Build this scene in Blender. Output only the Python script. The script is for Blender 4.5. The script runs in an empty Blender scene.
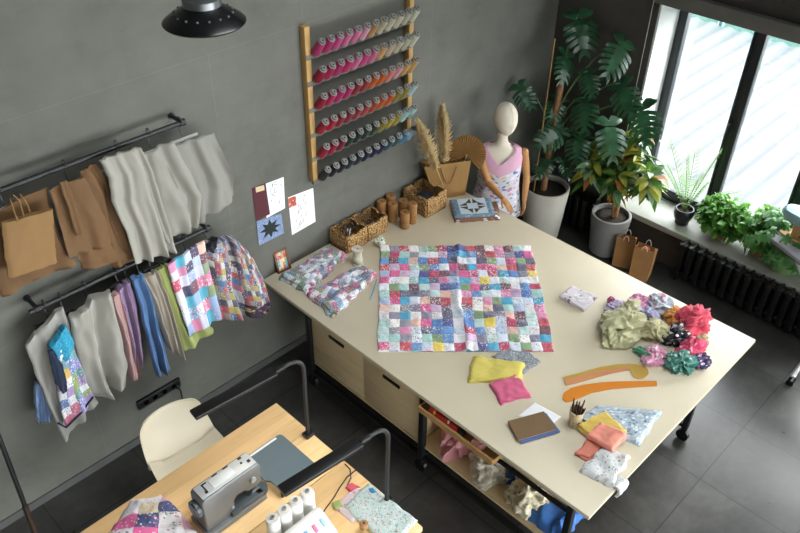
import bpy, bmesh, math, random
from mathutils import Vector, Matrix, noise
PI = math.pi
scn = bpy.context.scene
COL = scn.collection
# ------------------------------------------------------------------ camera and surveying helpers
ROW = (Vector((0.70302489, -0.71101809, 0.01446651)), Vector((-0.42571662, -0.4370512, -0.79230777)),
       Vector((0.56966776, 0.55085345, -0.60995009)))     # camera right, down, forward in the world
FPX = 797.15
CAM = Vector((0, 0, 4.30))
def ray(u, v): return ROW[0]*((u-400)/FPX) + ROW[1]*((v-266.5)/FPX) + ROW[2]
def at_z(u, v, z):
    d = ray(u, v); return CAM + d*((z-CAM.z)/d.z)
def at_y(u, v, y):
    d = ray(u, v); return CAM + d*((y-CAM.y)/d.y)
def at_x(u, v, x):
    d = ray(u, v); return CAM + d*((x-CAM.x)/d.x)
WY, WX, TT, DZ = 3.74, 5.74, 0.80, 0.75        # concrete wall, window wall, big table top, desk top
SILL = 0.40
def T(u, v): return at_z(u, v, TT)
def D(u, v): return at_z(u, v, DZ)
cam = bpy.data.objects.new('camera', bpy.data.cameras.new('camera')); COL.objects.link(cam)
m = Matrix((ROW[0], -ROW[1], -ROW[2])).transposed().to_4x4(); m.translation = CAM
cam.matrix_world = m
cam.data.sensor_width = 36; cam.data.lens = FPX/800*36; cam.data.clip_start = 0.05
scn.camera = cam
scn.view_settings.view_transform = 'Standard'; scn.view_settings.look = 'None'
scn.view_settings.gamma = 1; scn.view_settings.use_curve_mapping = False
scn.view_settings.exposure = 0.27
scn.cycles.use_denoising = True; scn.cycles.denoising_input_passes = 'RGB_ALBEDO_NORMAL'; scn.cycles.denoising_prefilter = 'ACCURATE'
scn.cycles.max_bounces = 8; scn.cycles.transparent_max_bounces = 12
# ------------------------------------------------------------------ mesh builder
class MB:
    def __init__(s):
        s.bm = bmesh.new(); s.uv = s.bm.loops.layers.uv.new('UVMap'); s.mi = 0
    def face(s, vs, uvs=None, mi=None):
        try: f = s.bm.faces.new(vs)
        except ValueError: return None
        f.material_index = s.mi if mi is None else mi
        f.smooth = True
        if uvs:
            for l, q in zip(f.loops, uvs): l[s.uv].uv = q
        return f
    def box(s, c, sz, rot=None, bev=0.0, mi=None, taper=1.0):
        c = Vector(c); h = Vector(sz)/2; vs = []
        for z in (-1, 1):
            k = taper if z > 0 else 1
            for x, y in ((-1,-1),(1,-1),(1,1),(-1,1)):
                p = Vector((x*h.x*k, y*h.y*k, z*h.z))
                if rot is not None: p = rot @ p
                vs.append(s.bm.verts.new(c+p))
        fs = []
        for q in ((0,3,2,1),(4,5,6,7),(0,1,5,4),(1,2,6,5),(2,3,7,6),(3,0,4,7)):
            fs.append(s.face([vs[i] for i in q], [(0,0),(1,0),(1,1),(0,1)], mi))
        if bev > 0:
            es = list({e for f in fs for e in f.edges})
            bmesh.ops.bevel(s.bm, geom=es, offset=min(bev, min(sz)*0.45), segments=2, affect='EDGES', profile=0.5)
        return s
    def tube(s, pts, r, seg=8, cap=True, mi=None):
        pts = [Vector(p) for p in pts]; n = len(pts); rings = []
        rs = r if isinstance(r, (list, tuple)) else [r]*n
        up = None
        for i, p in enumerate(pts):
            t = (pts[min(i+1, n-1)]-pts[max(i-1, 0)]).normalized()
            if up is None: up = Vector((0,0,1)) if abs(t.z) < .9 else Vector((1,0,0))
            a = (up - t*up.dot(t)).normalized(); b = t.cross(a); up = a
            rings.append([s.bm.verts.new(p+(a*math.cos(k*2*PI/seg)+b*math.sin(k*2*PI/seg))*rs[i]) for k in range(seg)])
        for i in range(n-1):
            for k in range(seg):
                k2 = (k+1) % seg
                s.face([rings[i][k], rings[i][k2], rings[i+1][k2], rings[i+1][k]],
                       [(k/seg, i/n), ((k+1)/seg, i/n), ((k+1)/seg, (i+1)/n), (k/seg, (i+1)/n)], mi)
        if cap:
            s.face(rings[0][::-1], None, mi); s.face(rings[-1], None, mi)
        return s
    def lathe(s, prof, c, seg=28, mat=None, mi=None, mis=None, sx=1, sy=1):
        c = Vector(c); rings = []
        for r, z in prof:
            ring = []
            for k in range(seg):
                a = k*2*PI/seg
                p = Vector((r*math.cos(a)*sx, r*math.sin(a)*sy, z))
                if mat is not None: p = mat @ p
                ring.append(s.bm.verts.new(c+p))
            rings.append(ring)
        for i in range(len(rings)-1):
            q = mis[i] if mis else mi
            for k in range(seg):
                k2 = (k+1) % seg
                s.face([rings[i][k], rings[i][k2], rings[i+1][k2], rings[i+1][k]],
                       [(k/seg, prof[i][1]), ((k+1)/seg, prof[i][1]), ((k+1)/seg, prof[i+1][1]), (k/seg, prof[i+1][1])], q)
        if prof[0][0] > 1e-5: s.face(rings[0][::-1], None, mis[0] if mis else mi)
        if prof[-1][0] > 1e-5: s.face(rings[-1], None, mis[-1] if mis else mi)
        return s
    def prism(s, poly, z0, z1, mat=None, mi=None):
        f = mat if mat is not None else Matrix.Identity(4)
        a = [s.bm.verts.new(f @ Vector((x, y, z0))) for x, y in poly]
        b = [s.bm.verts.new(f @ Vector((x, y, z1))) for x, y in poly]
        n = len(poly); s.face(a[::-1], None, mi); s.face(b, None, mi)
        for i in range(n): s.face([a[i], a[(i+1)%n], b[(i+1)%n], b[i]], None, mi)
        return s
    def shell(s, top, bot, nu, nv, mi=None):
        """closed slab between two functions of (a, b) in 0..1"""
        A = [[s.bm.verts.new(top(i/nu, j/nv)) for j in range(nv+1)] for i in range(nu+1)]
        B = [[s.bm.verts.new(bot(i/nu, j/nv)) for j in range(nv+1)] for i in range(nu+1)]
        for i in range(nu):
            for j in range(nv):
                uv = [(i/nu, j/nv), ((i+1)/nu, j/nv), ((i+1)/nu, (j+1)/nv), (i/nu, (j+1)/nv)]
                s.face([A[i][j], A[i+1][j], A[i+1][j+1], A[i][j+1]], uv, mi)
                s.face([B[i][j], B[i][j+1], B[i+1][j+1], B[i+1][j]], [uv[0], uv[3], uv[2], uv[1]], mi)
        def rim(P, Q, uva, uvb):
            for k in range(len(P)-1):
                s.face([P[k], Q[k], Q[k+1], P[k+1]], [uva(k), uva(k), uva(k+1), uva(k+1)], mi)
        rim([A[i][0] for i in range(nu+1)], [B[i][0] for i in range(nu+1)], lambda k: (k/nu, 0), 0)
        rim([A[i][nv] for i in range(nu+1)][::-1], [B[i][nv] for i in range(nu+1)][::-1], lambda k: (1-k/nu, 1), 0)
        rim([A[0][j] for j in range(nv+1)][::-1], [B[0][j] for j in range(nv+1)][::-1], lambda k: (0, 1-k/nv), 0)
        rim([A[nu][j] for j in range(nv+1)], [B[nu][j] for j in range(nv+1)], lambda k: (1, k/nv), 0)
        return s
    def build(s, name, mats, parent=None, ang=0.7, origin=None):
        bmesh.ops.recalc_face_normals(s.bm, faces=s.bm.faces[:])
        if parent is not None:
            w = parent; off = Vector((0,0,0))
            while w is not None: off += w.location; w = w.parent
        elif origin is not None: off = Vector(origin)
        else:
            xs = [v.co for v in s.bm.verts]
            lo = Vector([min(p[i] for p in xs) for i in range(3)]); hi = Vector([max(p[i] for p in xs) for i in range(3)])
            off = Vector(((lo.x+hi.x)/2, (lo.y+hi.y)/2, lo.z))
        for v in s.bm.verts: v.co -= off
        me = bpy.data.meshes.new(name); s.bm.to_mesh(me); s.bm.free()
        for mt in (mats if isinstance(mats, (list, tuple)) else [mats]): me.materials.append(mt)
        if ang: me.set_sharp_from_angle(angle=ang)
        o = bpy.data.objects.new(name, me); COL.objects.link(o)
        if parent is not None: o.parent = parent
        else: o.location = off
        return o
def tag(o, label=None, cat=None, group=None, kind=None):
    if label: o['label'] = label
    if cat: o['category'] = cat
    if group: o['group'] = group
    if kind: o['kind'] = kind
    return o
def thing(name, label, cat, loc, group=None):
    o = bpy.data.objects.new(name, None); o.empty_display_size = .1; COL.objects.link(o)
    o.location = Vector(loc); return tag(o, label, cat, group)
def solo(name, mb, mats, label, cat, group=None, ang=0.7):
    return tag(mb.build(name, mats, None, ang), label, cat, group)
def copy_tree(o, parent=None):
    c = o.copy(); COL.objects.link(c); c.parent = parent
    for ch in list(o.children): copy_tree(ch, c)
    return c
def basis(z, x=None):
    z = Vector(z).normalized(); x = Vector(x or (1,0,0))
    if abs(x.normalized().dot(z)) > .95: x = Vector((0,1,0))
    y = z.cross(x).normalized(); x = y.cross(z)
    return Matrix((x, y, z)).transposed()
def rz(a): return Matrix.Rotation(a, 3, 'Z')
def nz(x, y=0, z=0): return noise.noise(Vector((x, y, z)))
# ------------------------------------------------------------------ materials
def hx(h, k=1):
    h = h.lstrip('#'); c = [int(h[i:i+2], 16)/255 for i in (0, 2, 4)]
    return tuple(((x/12.92) if x <= .04045 else ((x+.055)/1.055)**2.4)*k for x in c) + (1,)
class NT:
    def __init__(s, name):
        s.m = bpy.data.materials.new(name); s.m.use_nodes = True; s.t = s.m.node_tree
        s.b = s.t.nodes['Principled BSDF']; s.out = s.t.nodes['Material Output']
    def n(s, typ, ins=None, **at):
        d = s.t.nodes.new('ShaderNode'+typ)
        for k, v in at.items(): setattr(d, k, v)
        for k, v in (ins or {}).items(): s.set(d.inputs[k], v)
        return d
    def set(s, sock, v):
        if isinstance(v, bpy.types.NodeSocket): s.t.links.new(v, sock)
        else: sock.default_value = v
    def P(s, **k):
        for a, v in k.items(): s.set(s.b.inputs[a.replace('_', ' ')], v)
    def math(s, op, a, b=0.0, c=0.0):
        d = s.n('Math', operation=op)
        for i, v in enumerate((a, b, c)): s.set(d.inputs[i], v)
        return d.outputs[0]
    def mix(s, f, a, b, mode='MIX'):
        d = s.n('Mix', data_type='RGBA', blend_type=mode)
        s.set(d.inputs[0], f); s.set(d.inputs[6], a); s.set(d.inputs[7], b)
        return d.outputs[2]
    def ramp(s, f, stops, const=False):
        d = s.n('ValToRGB', {'Fac': f}); r = d.color_ramp
        r.interpolation = 'CONSTANT' if const else 'LINEAR'
        while len(r.elements) < len(stops): r.elements.new(1)
        for e, (p, c) in zip(r.elements, stops): e.position = p; e.color = c
        return d.outputs[0]
    def coord(s, which='Object', scale=(1,1,1), rot=(0,0,0)):
        tc = s.n('TexCoord'); mp = s.n('Mapping', {'Vector': tc.outputs[which], 'Scale': scale, 'Rotation': rot})
        return mp.outputs[0]
    def noise(s, vec, scale, detail=4, rough=.55, dist=0):
        return s.n('TexNoise', {'Vector': vec, 'Scale': scale, 'Detail': detail, 'Roughness': rough, 'Distortion': dist}).outputs['Fac']
    def bump(s, h, st=.3, dist=.01):
        s.P(Normal=s.n('Bump', {'Height': h, 'Strength': st, 'Distance': dist}).outputs[0])
MC = {}
def M(name, col, rough=.6, var=.12, scale=6, bump=0, bscale=60, metal=0, spec=.5, alpha=1, trans=0, sheen=0, coord='Object'):
    if name in MC: return MC[name]
    t = NT(name); c = hx(col) if isinstance(col, str) else col
    v = t.coord(coord); f = t.noise(v, scale)
    lo = tuple(x*(1-var) for x in c[:3])+(1,); hi = tuple(min(1, x*(1+var)) for x in c[:3])+(1,)
    t.P(Base_Color=t.ramp(f, [(.3, lo), (.7, hi)]), Roughness=rough, Metallic=metal, Specular_IOR_Level=spec, Alpha=alpha)
    if sheen: t.P(Sheen_Weight=sheen)
    if bump: t.bump(t.noise(v, bscale, 6), bump)
    if trans:
        tr = t.n('BsdfTranslucent', {'Color': hi}); mx = t.n('MixShader', {0: trans, 1: t.b.outputs[0], 2: tr.outputs[0]})
        t.t.links.new(mx.outputs[0], t.out.inputs[0])
    MC[name] = t.m; return t.m
def M_cloth(name, col, rough=.85, trans=0):
    return M(name, col, rough, .08, 4, .25, 350, spec=.2, sheen=.15, trans=trans)
PAL = ['#d8d5d8','#b82a55','#5b8fc8','#7c7890','#cfd8e6','#d94f8a','#2f9ec4','#6b3140','#9fc9c2','#e6c93a','#3c3f8a','#c9a9c9',
       '#7d9a6a','#e8e4e0','#c23a4a','#a9b7d4','#54536a','#e3b7a6','#3f78b8','#8a8d98','#b9d3cf','#dd88ae']
def M_patch(name, nx, ny, pal=PAL, prt=.5, ps=6, rough=.8, seed=0):
    if name in MC: return MC[name]
    t = NT(name)
    tc = t.n('TexCoord'); sc = t.n('VectorMath', operation='MULTIPLY'); t.set(sc.inputs[0], tc.outputs['UV']); sc.inputs[1].default_value = (nx, ny, 1)
    off = t.n('VectorMath', operation='ADD'); t.set(off.inputs[0], sc.outputs[0]); off.inputs[1].default_value = (.001, .001, seed)
    fl = t.n('VectorMath', operation='FLOOR'); t.set(fl.inputs[0], off.outputs[0])
    fr = t.n('VectorMath', operation='FRACTION'); t.set(fr.inputs[0], off.outputs[0])
    wn = t.n('TexWhiteNoise', {'Vector': fl.outputs[0]}, noise_dimensions='3D')
    st = [(i/len(pal), hx(c)) for i, c in enumerate(pal)]
    base = t.ramp(wn.outputs['Value'], st, True)
    sp = t.n('SeparateColor', {'Color': wn.outputs['Color']})
    vo = t.n('TexVoronoi', {'Vector': sc.outputs[0], 'Scale': ps, 'Randomness': .9})
    cc = t.n('SeparateColor', {'Color': vo.outputs['Color']})
    dot = t.ramp(cc.outputs[0], [(0, hx('#f0eeee')), (.3, hx('#2d3350')), (.5, hx('#c8466a')), (.65, hx('#e9dfc8')), (.8, hx('#5d8f80')), (.92, hx('#f4f4f6'))], True)
    inside = t.math('LESS_THAN', vo.outputs['Distance'], t.math('MULTIPLY_ADD', sp.outputs[1], .25, .2))
    have = t.math('LESS_THAN', sp.outputs[2], prt)
    fac = t.math('MULTIPLY', t.math('MULTIPLY', inside, have), .85)
    nzf = t.noise(sc.outputs[0], 3, 3)
    c = t.mix(fac, base, dot)
    c = t.mix(t.math('MULTIPLY', nzf, .25), c, (.55, .55, .6, 1))
    t.P(Base_Color=c, Roughness=rough, Specular_IOR_Level=.25, Sheen_Weight=.1)
    sx = t.n('SeparateXYZ', {0: fr.outputs[0]})
    e = t.math('MINIMUM', t.math('MINIMUM', sx.outputs[0], t.math('SUBTRACT', 1, sx.outputs[0])), t.math('MINIMUM', sx.outputs[1], t.math('SUBTRACT', 1, sx.outputs[1])))
    h = t.math('MINIMUM', t.math('MULTIPLY', e, 6), 1.0)
    t.bump(h, .5, .004)
    MC[name] = t.m; return t.m
def M_print(name, base, dots, scale=30, size=.35, rough=.85, coord='UV', frac=.7):
    if name in MC: return MC[name]
    t = NT(name); v = t.coord(coord)
    vd = t.n('VectorMath', operation='ADD'); t.set(vd.inputs[0], v)
    nn = t.n('TexNoise', {'Vector': v, 'Scale': scale*.9, 'Detail': 2}); k = t.n('VectorMath', operation='SCALE'); t.set(k.inputs[0], nn.outputs['Color']); k.inputs['Scale'].default_value = .5/scale
    t.set(vd.inputs[1], k.outputs[0])
    vo = t.n('TexVoronoi', {'Vector': vd.outputs[0], 'Scale': scale})
    cc = t.n('SeparateColor', {'Color': vo.outputs['Color']})
    st = [(i/len(dots), hx(c)) for i, c in enumerate(dots)]
    dc = t.ramp(cc.outputs[0], st, True)
    f = t.math('MULTIPLY', t.math('LESS_THAN', vo.outputs['Distance'], size), t.math('LESS_THAN', cc.outputs[1], frac))
    t.P(Base_Color=t.mix(f, hx(base), dc), Roughness=rough, Specular_IOR_Level=.25)
    t.bump(t.noise(v, 8, 5), .25, .02)
    MC[name] = t.m; return t.m
def M_wood(name, c1, c2, scale=1.0, axis=(1, 14, 14), rough=.5, plank=0):
    if name in MC: return MC[name]
    t = NT(name); v = t.coord('Object', tuple(a*scale for a in axis))
    f = t.noise(v, 1.6, 6, .6, .8); g = t.noise(v, 7, 4, .6)
    f2 = t.math('MULTIPLY_ADD', g, .35, t.math('MULTIPLY', f, .8))
    c = t.ramp(f2, [(.32, hx(c2)), (.5, hx(c1)), (.75, tuple(min(1, x*1.12) for x in hx(c1)[:3])+(1,))])
    if plank:
        tc = t.n('TexCoord'); sx = t.n('SeparateXYZ', {0: tc.outputs['Object']})
        w = t.n('TexWhiteNoise', {'W': t.math('FLOOR', t.math('DIVIDE', sx.outputs[1], plank))}, noise_dimensions='1D')
        c = t.mix(t.math('MULTIPLY', w.outputs['Value'], .3), c, hx(c2))
    t.P(Base_Color=c, Roughness=rough, Specular_IOR_Level=.4); t.bump(f2, .08, .004)
    MC[name] = t.m; return t.m
def M_concrete(name, c, k=1.0, seams=False):
    t = NT(name); v = t.coord('Object')
    a = t.noise(v, 1.1, 5, .6, .4); b = t.noise(v, 5, 8, .65); d = t.noise(t.coord('Object', (1.2, 1.2, 5)), 2.2, 5, .6)
    f = t.math('ADD', t.math('MULTIPLY', a, .58), t.math('ADD', t.math('MULTIPLY', b, .28), t.math('MULTIPLY', d, .14)))
    c0 = hx(c)
    col = t.ramp(f, [(.36, tuple(x*.72*k for x in c0[:3])+(1,)), (.5, tuple(x*k for x in c0[:3])+(1,)), (.66, tuple(x*1.22*k for x in c0[:3])+(1,))])
    h = t.math('MULTIPLY', b, .4)
    if seams:      # large plaster slabs with hairline joints
        br = t.n('TexBrick', {'Vector': t.coord('Object', rot=(PI/2, 0, 0)), 'Scale': 1, 'Mortar Size': .002, 'Mortar Smooth': .5, 'Brick Width': 1.86, 'Row Height': 1.24,
                              'Color1': (1,1,1,1), 'Color2': (.96,.96,.96,1), 'Mortar': (1.22,1.22,1.22,1)}, offset=.37)
        col = t.mix(1.0, col, br.outputs['Color'], 'MULTIPLY')
    t.P(Base_Color=col, Roughness=.7, Specular_IOR_Level=.3); t.bump(h, .15, .01)
    return t.m
def M_floor():
    t = NT('floor_tiles'); v = t.coord('Object')
    br = t.n('TexBrick', {'Vector': v, 'Scale': 1, 'Mortar Size': .0042, 'Mortar Smooth': .1, 'Brick Width': .632, 'Row Height': .632, 'Bias': 0,
                          'Color1': (1,1,1,1), 'Color2': (.80,.80,.82,1), 'Mortar': (.1,.1,.1,1)}, offset=0)
    a = t.noise(v, 2.5, 7, .62, .5); b = t.noise(v, 16, 6, .6)
    f = t.math('MULTIPLY_ADD', b, .3, t.math('MULTIPLY', a, .7))
    c = t.ramp(f, [(.35, hx('#292826')), (.5, hx('#383735')), (.68, hx('#4c4b48'))])
    t.P(Base_Color=t.mix(1.0, c, br.outputs['Color'], 'MULTIPLY'), Roughness=t.math('MULTIPLY_ADD', f, .3, .17), Specular_IOR_Level=.75)
    t.bump(t.math('SUBTRACT', t.math('MULTIPLY', b, .15), br.outputs['Fac']), .2, .004)
    return t.m
def M_woven():
    t = NT('woven_seagrass'); v = t.coord('Object', (1, 1, 1))
    w = t.n('TexVoronoi', {'Vector': t.coord('Object', (60, 60, 75)), 'Scale': 1, 'Randomness': .7})
    f = w.outputs['Distance']
    c = t.ramp(f, [(.1, hx('#c9a672')), (.45, hx('#a57e4a')), (.8, hx('#5d4122'))])
    t.P(Base_Color=c, Roughness=.8); t.bump(t.math('SUBTRACT', 1, f), .9, .012)
    return t.m
def M_leaf(name, c1, c2, rough=.35, trans=.25, rib=None):
    t = NT(name); tc = t.n('TexCoord'); sx = t.n('SeparateXYZ', {0: tc.outputs['UV']})
    f = t.noise(tc.outputs['Object'], 9, 3)
    c = t.ramp(f, [(.35, hx(c1)), (.65, hx(c2))])
    if rib:
        d = t.math('ABSOLUTE', t.math('SUBTRACT', sx.outputs[0], .5))
        fr = t.math('LESS_THAN', t.math('MULTIPLY_ADD', t.noise(tc.outputs['UV'], 9, 2), .22, d), rib[1])
        c = t.mix(fr, c, hx(rib[0]))
    t.P(Base_Color=c, Roughness=rough, Specular_IOR_Level=.5)
    tr = t.n('BsdfTranslucent', {'Color': c}); mx = t.n('MixShader', {0: trans, 1: t.b.outputs[0], 2: tr.outputs[0]})
    t.t.links.new(mx.outputs[0], t.out.inputs[0])
    return t.m
def M_sheer(name, col, a):
    t = NT(name); tr = t.n('BsdfTransparent', {'Color': (1,1,1,1)})
    t.P(Base_Color=hx(col), Roughness=.8, Specular_IOR_Level=.2)
    mx = t.n('MixShader', {0: a, 1: tr.outputs[0], 2: t.b.outputs[0]}); t.t.links.new(mx.outputs[0], t.out.inputs[0])
    return t.m
def M_glass(name, tint='#ffffff', gl=.06):
    t = NT(name); tr = t.n('BsdfTransparent', {'Color': hx(tint)}); g = t.n('BsdfGlossy', {'Color': (1,1,1,1), 'Roughness': .02})
    mx = t.n('MixShader', {0: gl, 1: tr.outputs[0], 2: g.outputs[0]}); t.t.links.new(mx.outputs[0], t.out.inputs[0])
    return t.m
concrete = M_concrete('grey_microcement', '#62625b', 1.0, True)
darkwall = M_concrete('taupe_plaster', '#47443f')
floor_m = M_floor()
black = M('black_powder_coat', '#141416', .45, .1)
blackp = M('black_plastic', '#0c0c0d', .4, .1)
iron = M('black_cast_iron', '#0f0f11', .35, .15, 9)
ply = M_wood('pale_plywood', '#c9b48c', '#b79f76', 1, (10, 1.2, 10), .5)
top_m = M('cream_laminate', '#c9bea5', .45, .04, 3, .03, 40, spec=.4)
oak = M_wood('oak_butcher_block', '#ecc68f', '#cb9c62', 1, (1.4, 16, 16), .45, .09)
pine = M_wood('pine_batten', '#b08c55', '#94703c', 2, (12, 12, 1), .5)
kraft = M('kraft_paper', '#a9814f', .8, .08, 5, .15, 90)
kraft2 = M('kraft_pattern_paper', '#66492a', .75, .1, 4, .1, 30)
white_m = M('white_paper', '#e6e6e8', .8, .03)
woven = M_woven()
white_cl = M_cloth('undyed_muslin', '#cfcbc2')
anth = M('anthracite_aluminium', '#20262b', .4, .1)
whitepl = M('white_plaster', '#d8dcd9', .8, .04, 5)
greypot = M('grey_fibre_pot', '#7d7d7b', .8, .08, 5, .2, 25)
whitepot = M('white_stone_pot', '#b9b5aa', .75, .05, 5, .1, 30)
soil = M('potting_soil', '#2c221a', .95, .4, 40, .9, 60)
bark = M('brown_bark', '#8a6240', .85, .3, 30, .7, 60)
steel = M('brushed_steel', '#b5b5b5', .3, .08, metal=1)
cream_m = M('cream_linen_head', '#d9cfbd', .85, .04, 5, .1, 300)
beech = M_wood('pale_beech', '#bd9163', '#a87c4f', 2, (4, 4, 1), .5)
R = random.Random(7)
# ------------------------------------------------------------------ the setting
CZ = 4.95
mb = MB(); mb.box((2.2, 0.6, -.05), (7.6, 6.3, .1)); o = mb.build('floor', floor_m, None, .7, (.006, .247, 0)); tag(o, kind='structure')
mb = MB(); mb.box((2.1, WY+.1, CZ/2), (7.3, .2, CZ)); o = mb.build('wall_left', concrete, None, .7, (1.12, WY, .02)); tag(o, kind='structure')
XO = WX+.42
mb = MB()
def wbox(y0, y1, z0, z1, x0=WX, x1=XO): mb.box(((x0+x1)/2, (y0+y1)/2, (z0+z1)/2), (x1-x0, abs(y1-y0), z1-z0))
HEAD, Y1 = 2.21, 2.83
wbox(WY, Y1, 0, CZ); wbox(Y1, .1, 0, SILL-.055); wbox(Y1, .1, HEAD, CZ)
wbox(.1, -.5, 0, CZ); wbox(-.5, -2.4, 0, SILL); wbox(-.5, -2.4, HEAD, CZ); wbox(-2.4, -2.6, 0, CZ)  # second window opening is out of view, added to let in more daylight
o = mb.build('wall_right', darkwall, None, .7, (WX, 1, 0)); tag(o, kind='structure')
mb = MB(); SX0, SX1, SY0, SY1 = 1.6, 4.6, -.4, 1.9
for xa, xb, ya, yb in ((-1.7, SX0, -2.55, 3.75), (SX1, 6.1, -2.55, 3.75), (SX0, SX1, -2.55, SY0), (SX0, SX1, SY1, 3.75)): mb.box(((xa+xb)/2, (ya+yb)/2, CZ+.06), (xb-xa, yb-ya, .12))
tag(mb.build('ceiling', M('grey_ceiling', '#6a6965', .9), None), kind='structure')
w2 = thing('added_skylight', 'skylight in the ceiling over the cutting table', 'window', (3.1, .75, CZ+.12)); tag(w2, kind='structure')  # skylight is out of view, added to light the tables from above
mb = MB()
for x in (SX0+.04, (SX0+SX1)/2, SX1-.04): mb.box((x, (SY0+SY1)/2, CZ+.15), (.07, SY1-SY0, .06))
for y in (SY0+.04, SY1-.04): mb.box(((SX0+SX1)/2, y, CZ+.15), (SX1-SX0, .07, .06))
mb.build('window_frame', anth, w2)
mb = MB(); mb.box((1.95, WY-.006, .03), (7.0, .012, .06)); tag(mb.build('baseboard_left', M('dark_skirting', '#4a4b49', .6), None), kind='structure')
# pale lining of the window opening and the stone sill
mb = MB(); mb.box((WX+.175, Y1-.008, (SILL+HEAD)/2), (.33, .016, HEAD-SILL)); mb.box((WX+.175, 1.46, HEAD-.008), (.33, 2.7, .016))
tag(mb.build('trim_1', whitepl, None), kind='structure')
mb = MB(); mb.box((WX+.15, 1.46, SILL-.0275), (.42, 2.74, .055), bev=.006)
tag(mb.build('trim_2', M('pale_grey_stone_sill', '#a3a39c', .45, .12, 5, .05, 30), None), kind='structure')
# window
FX = WX+.34
w = thing('window_1', 'wide anthracite framed window above the low sill behind plants', 'window', (FX, 1.4, SILL)); tag(w, kind='structure')
mb = MB()
def fb(y0, y1, z0, z1, x0=FX, x1=FX+.08): mb.box(((x0+x1)/2, (y0+y1)/2, (z0+z1)/2), (x1-x0, abs(y1-y0), z1-z0), bev=.004)
fb(Y1-.017, Y1-.075, SILL, HEAD-.017); fb(.115, .185, SILL, HEAD-.017); fb(Y1-.076, .186, SILL, SILL+.07); fb(Y1-.076, .186, HEAD-.09, HEAD-.017)
mb.build('window_frame', anth, w)
ms = [2.14, 1.49, .84]
for k, y in enumerate(ms):
    mb = MB(); fb(y+.03, y-.03, SILL+.071, HEAD-.091); mb.build('mullion', anth, w)
ys = [Y1-.076] + [v for y in ms for v in (y+.031, y-.031)] + [.186]
glass = M_glass('window_glass')
for i in range(0, len(ys), 2):
    a, b = ys[i], ys[i+1]; mb = MB()
    z0, z1 = SILL+.072, HEAD-.092
    x0, x1 = FX-.012, FX+.05
    fb(a, a-.02, z0, z1, x0, x1); fb(b, b+.02, z0, z1, x0, x1); fb(a-.021, b+.021, z0, z0+.04, x0, x1); fb(a-.021, b+.021, z1-.04, z1, x0, x1)
    sash = mb.build('sash', anth, w)
    mb = MB(); mb.box((FX+.03, (a+b)/2, (z0+z1)/2), (.012, a-b-.04, z1-z0-.08)); mb.build('pane', glass, sash)
h = at_x(730, 124, FX-.03)
mb = MB(); mb.box((FX-.02, h.y, h.z-.02), (.02, .03, .08), bev=.004); mb.tube([(FX-.03, h.y, h.z), (FX-.055, h.y, h.z), (FX-.055, h.y+.005, h.z-.11)], .009); mb.build('handle', blackp, w)
# roller blind cassette over the window
b = thing('roller_blind', 'grey roller blind cassette fixed over the window', 'blind', (WX-.035, 1.48, HEAD+.02))
mb = MB(); mb.box((WX-.033, 1.45, HEAD+.06), (.064, 2.8, .11), bev=.008); mb.build('cassette', M('grey_cassette', '#6d6c66', .5), b)
mb = MB(); mb.tube([(WX-.02, Y1+.045, HEAD+.03), (WX-.012, Y1+.044, .75)], .003, 6); mb.build('pull_cord', M('white_cord', '#b8b4aa', .6), b)
rt = NT('white_roof_sheet'); sx = rt.n('SeparateXYZ', {0: rt.coord('Object')})
sw = rt.math('SINE', rt.math('MULTIPLY', sx.outputs[1], 2*PI/.30))
rt.P(Base_Color=rt.ramp(rt.math('MULTIPLY_ADD', sw, .5, .5), [(.25, hx('#5b5d63')), (.7, hx('#686969'))]), Roughness=.7); ROOFM = rt.m
# outside: pale corrugated roof, far wall and glass railing
mb = MB(); rz0 = -.6; n = 220
va, vb = [], []
for i in range(n+1):
    y = -6+i*.06; z = rz0+.022*math.sin(i*PI/2.5)
    va.append(mb.bm.verts.new((6.4, y, z))); vb.append(mb.bm.verts.new((13.2, y, z)))
for i in range(n): mb.face([va[i], vb[i], vb[i+1], va[i+1]])
o = mb.build('outside_roof', ROOFM); tag(o, kind='structure')
mb = MB(); mb.box((20, 1, -1.6), (16, 40, .1)); tag(mb.build('outside_ground', M('pale_paving', '#6b736e', .8, .05), None), kind='structure')
g = thing('glass_railing', 'pale glass railing with turquoise posts beyond the white roof', 'railing', (13.6, 2, -1.55))
for k in range(7):
    mb = MB(); mb.box((13.6, -2+k*1.5, -.75), (.06, .06, 1.6), bev=.005); mb.build('post', M('turquoise_post', '#86c9c4', .4), g)
for k in range(6):
    mb = MB(); mb.box((13.6, -1.25+k*1.5, -.7), (.015, 1.38, 1.3)); mb.build('glass_panel', M_glass('railing_glass%d' % k, '#c8e6e2', .1), g)
# unseen gallery slab added to shade the upper room, and upper walls around it
mb = MB(); mb.box((2.05, -1.8, 2.2), (7.3, 1.6, .16)); tag(mb.build('added_gallery', M('added_gallery_slab', '#6f6d68', .8), None), kind='structure')
mb = MB(); mb.box((2.2, -2.65, 3.54), (7.6, .1, 2.82)); tag(mb.build('wall_front', darkwall, None), kind='structure')
mb = MB(); mb.box((-1.65, .55, 3.5), (.1, 6.3, 2.9)); tag(mb.build('wall_back', darkwall, None), kind='structure')
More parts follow.
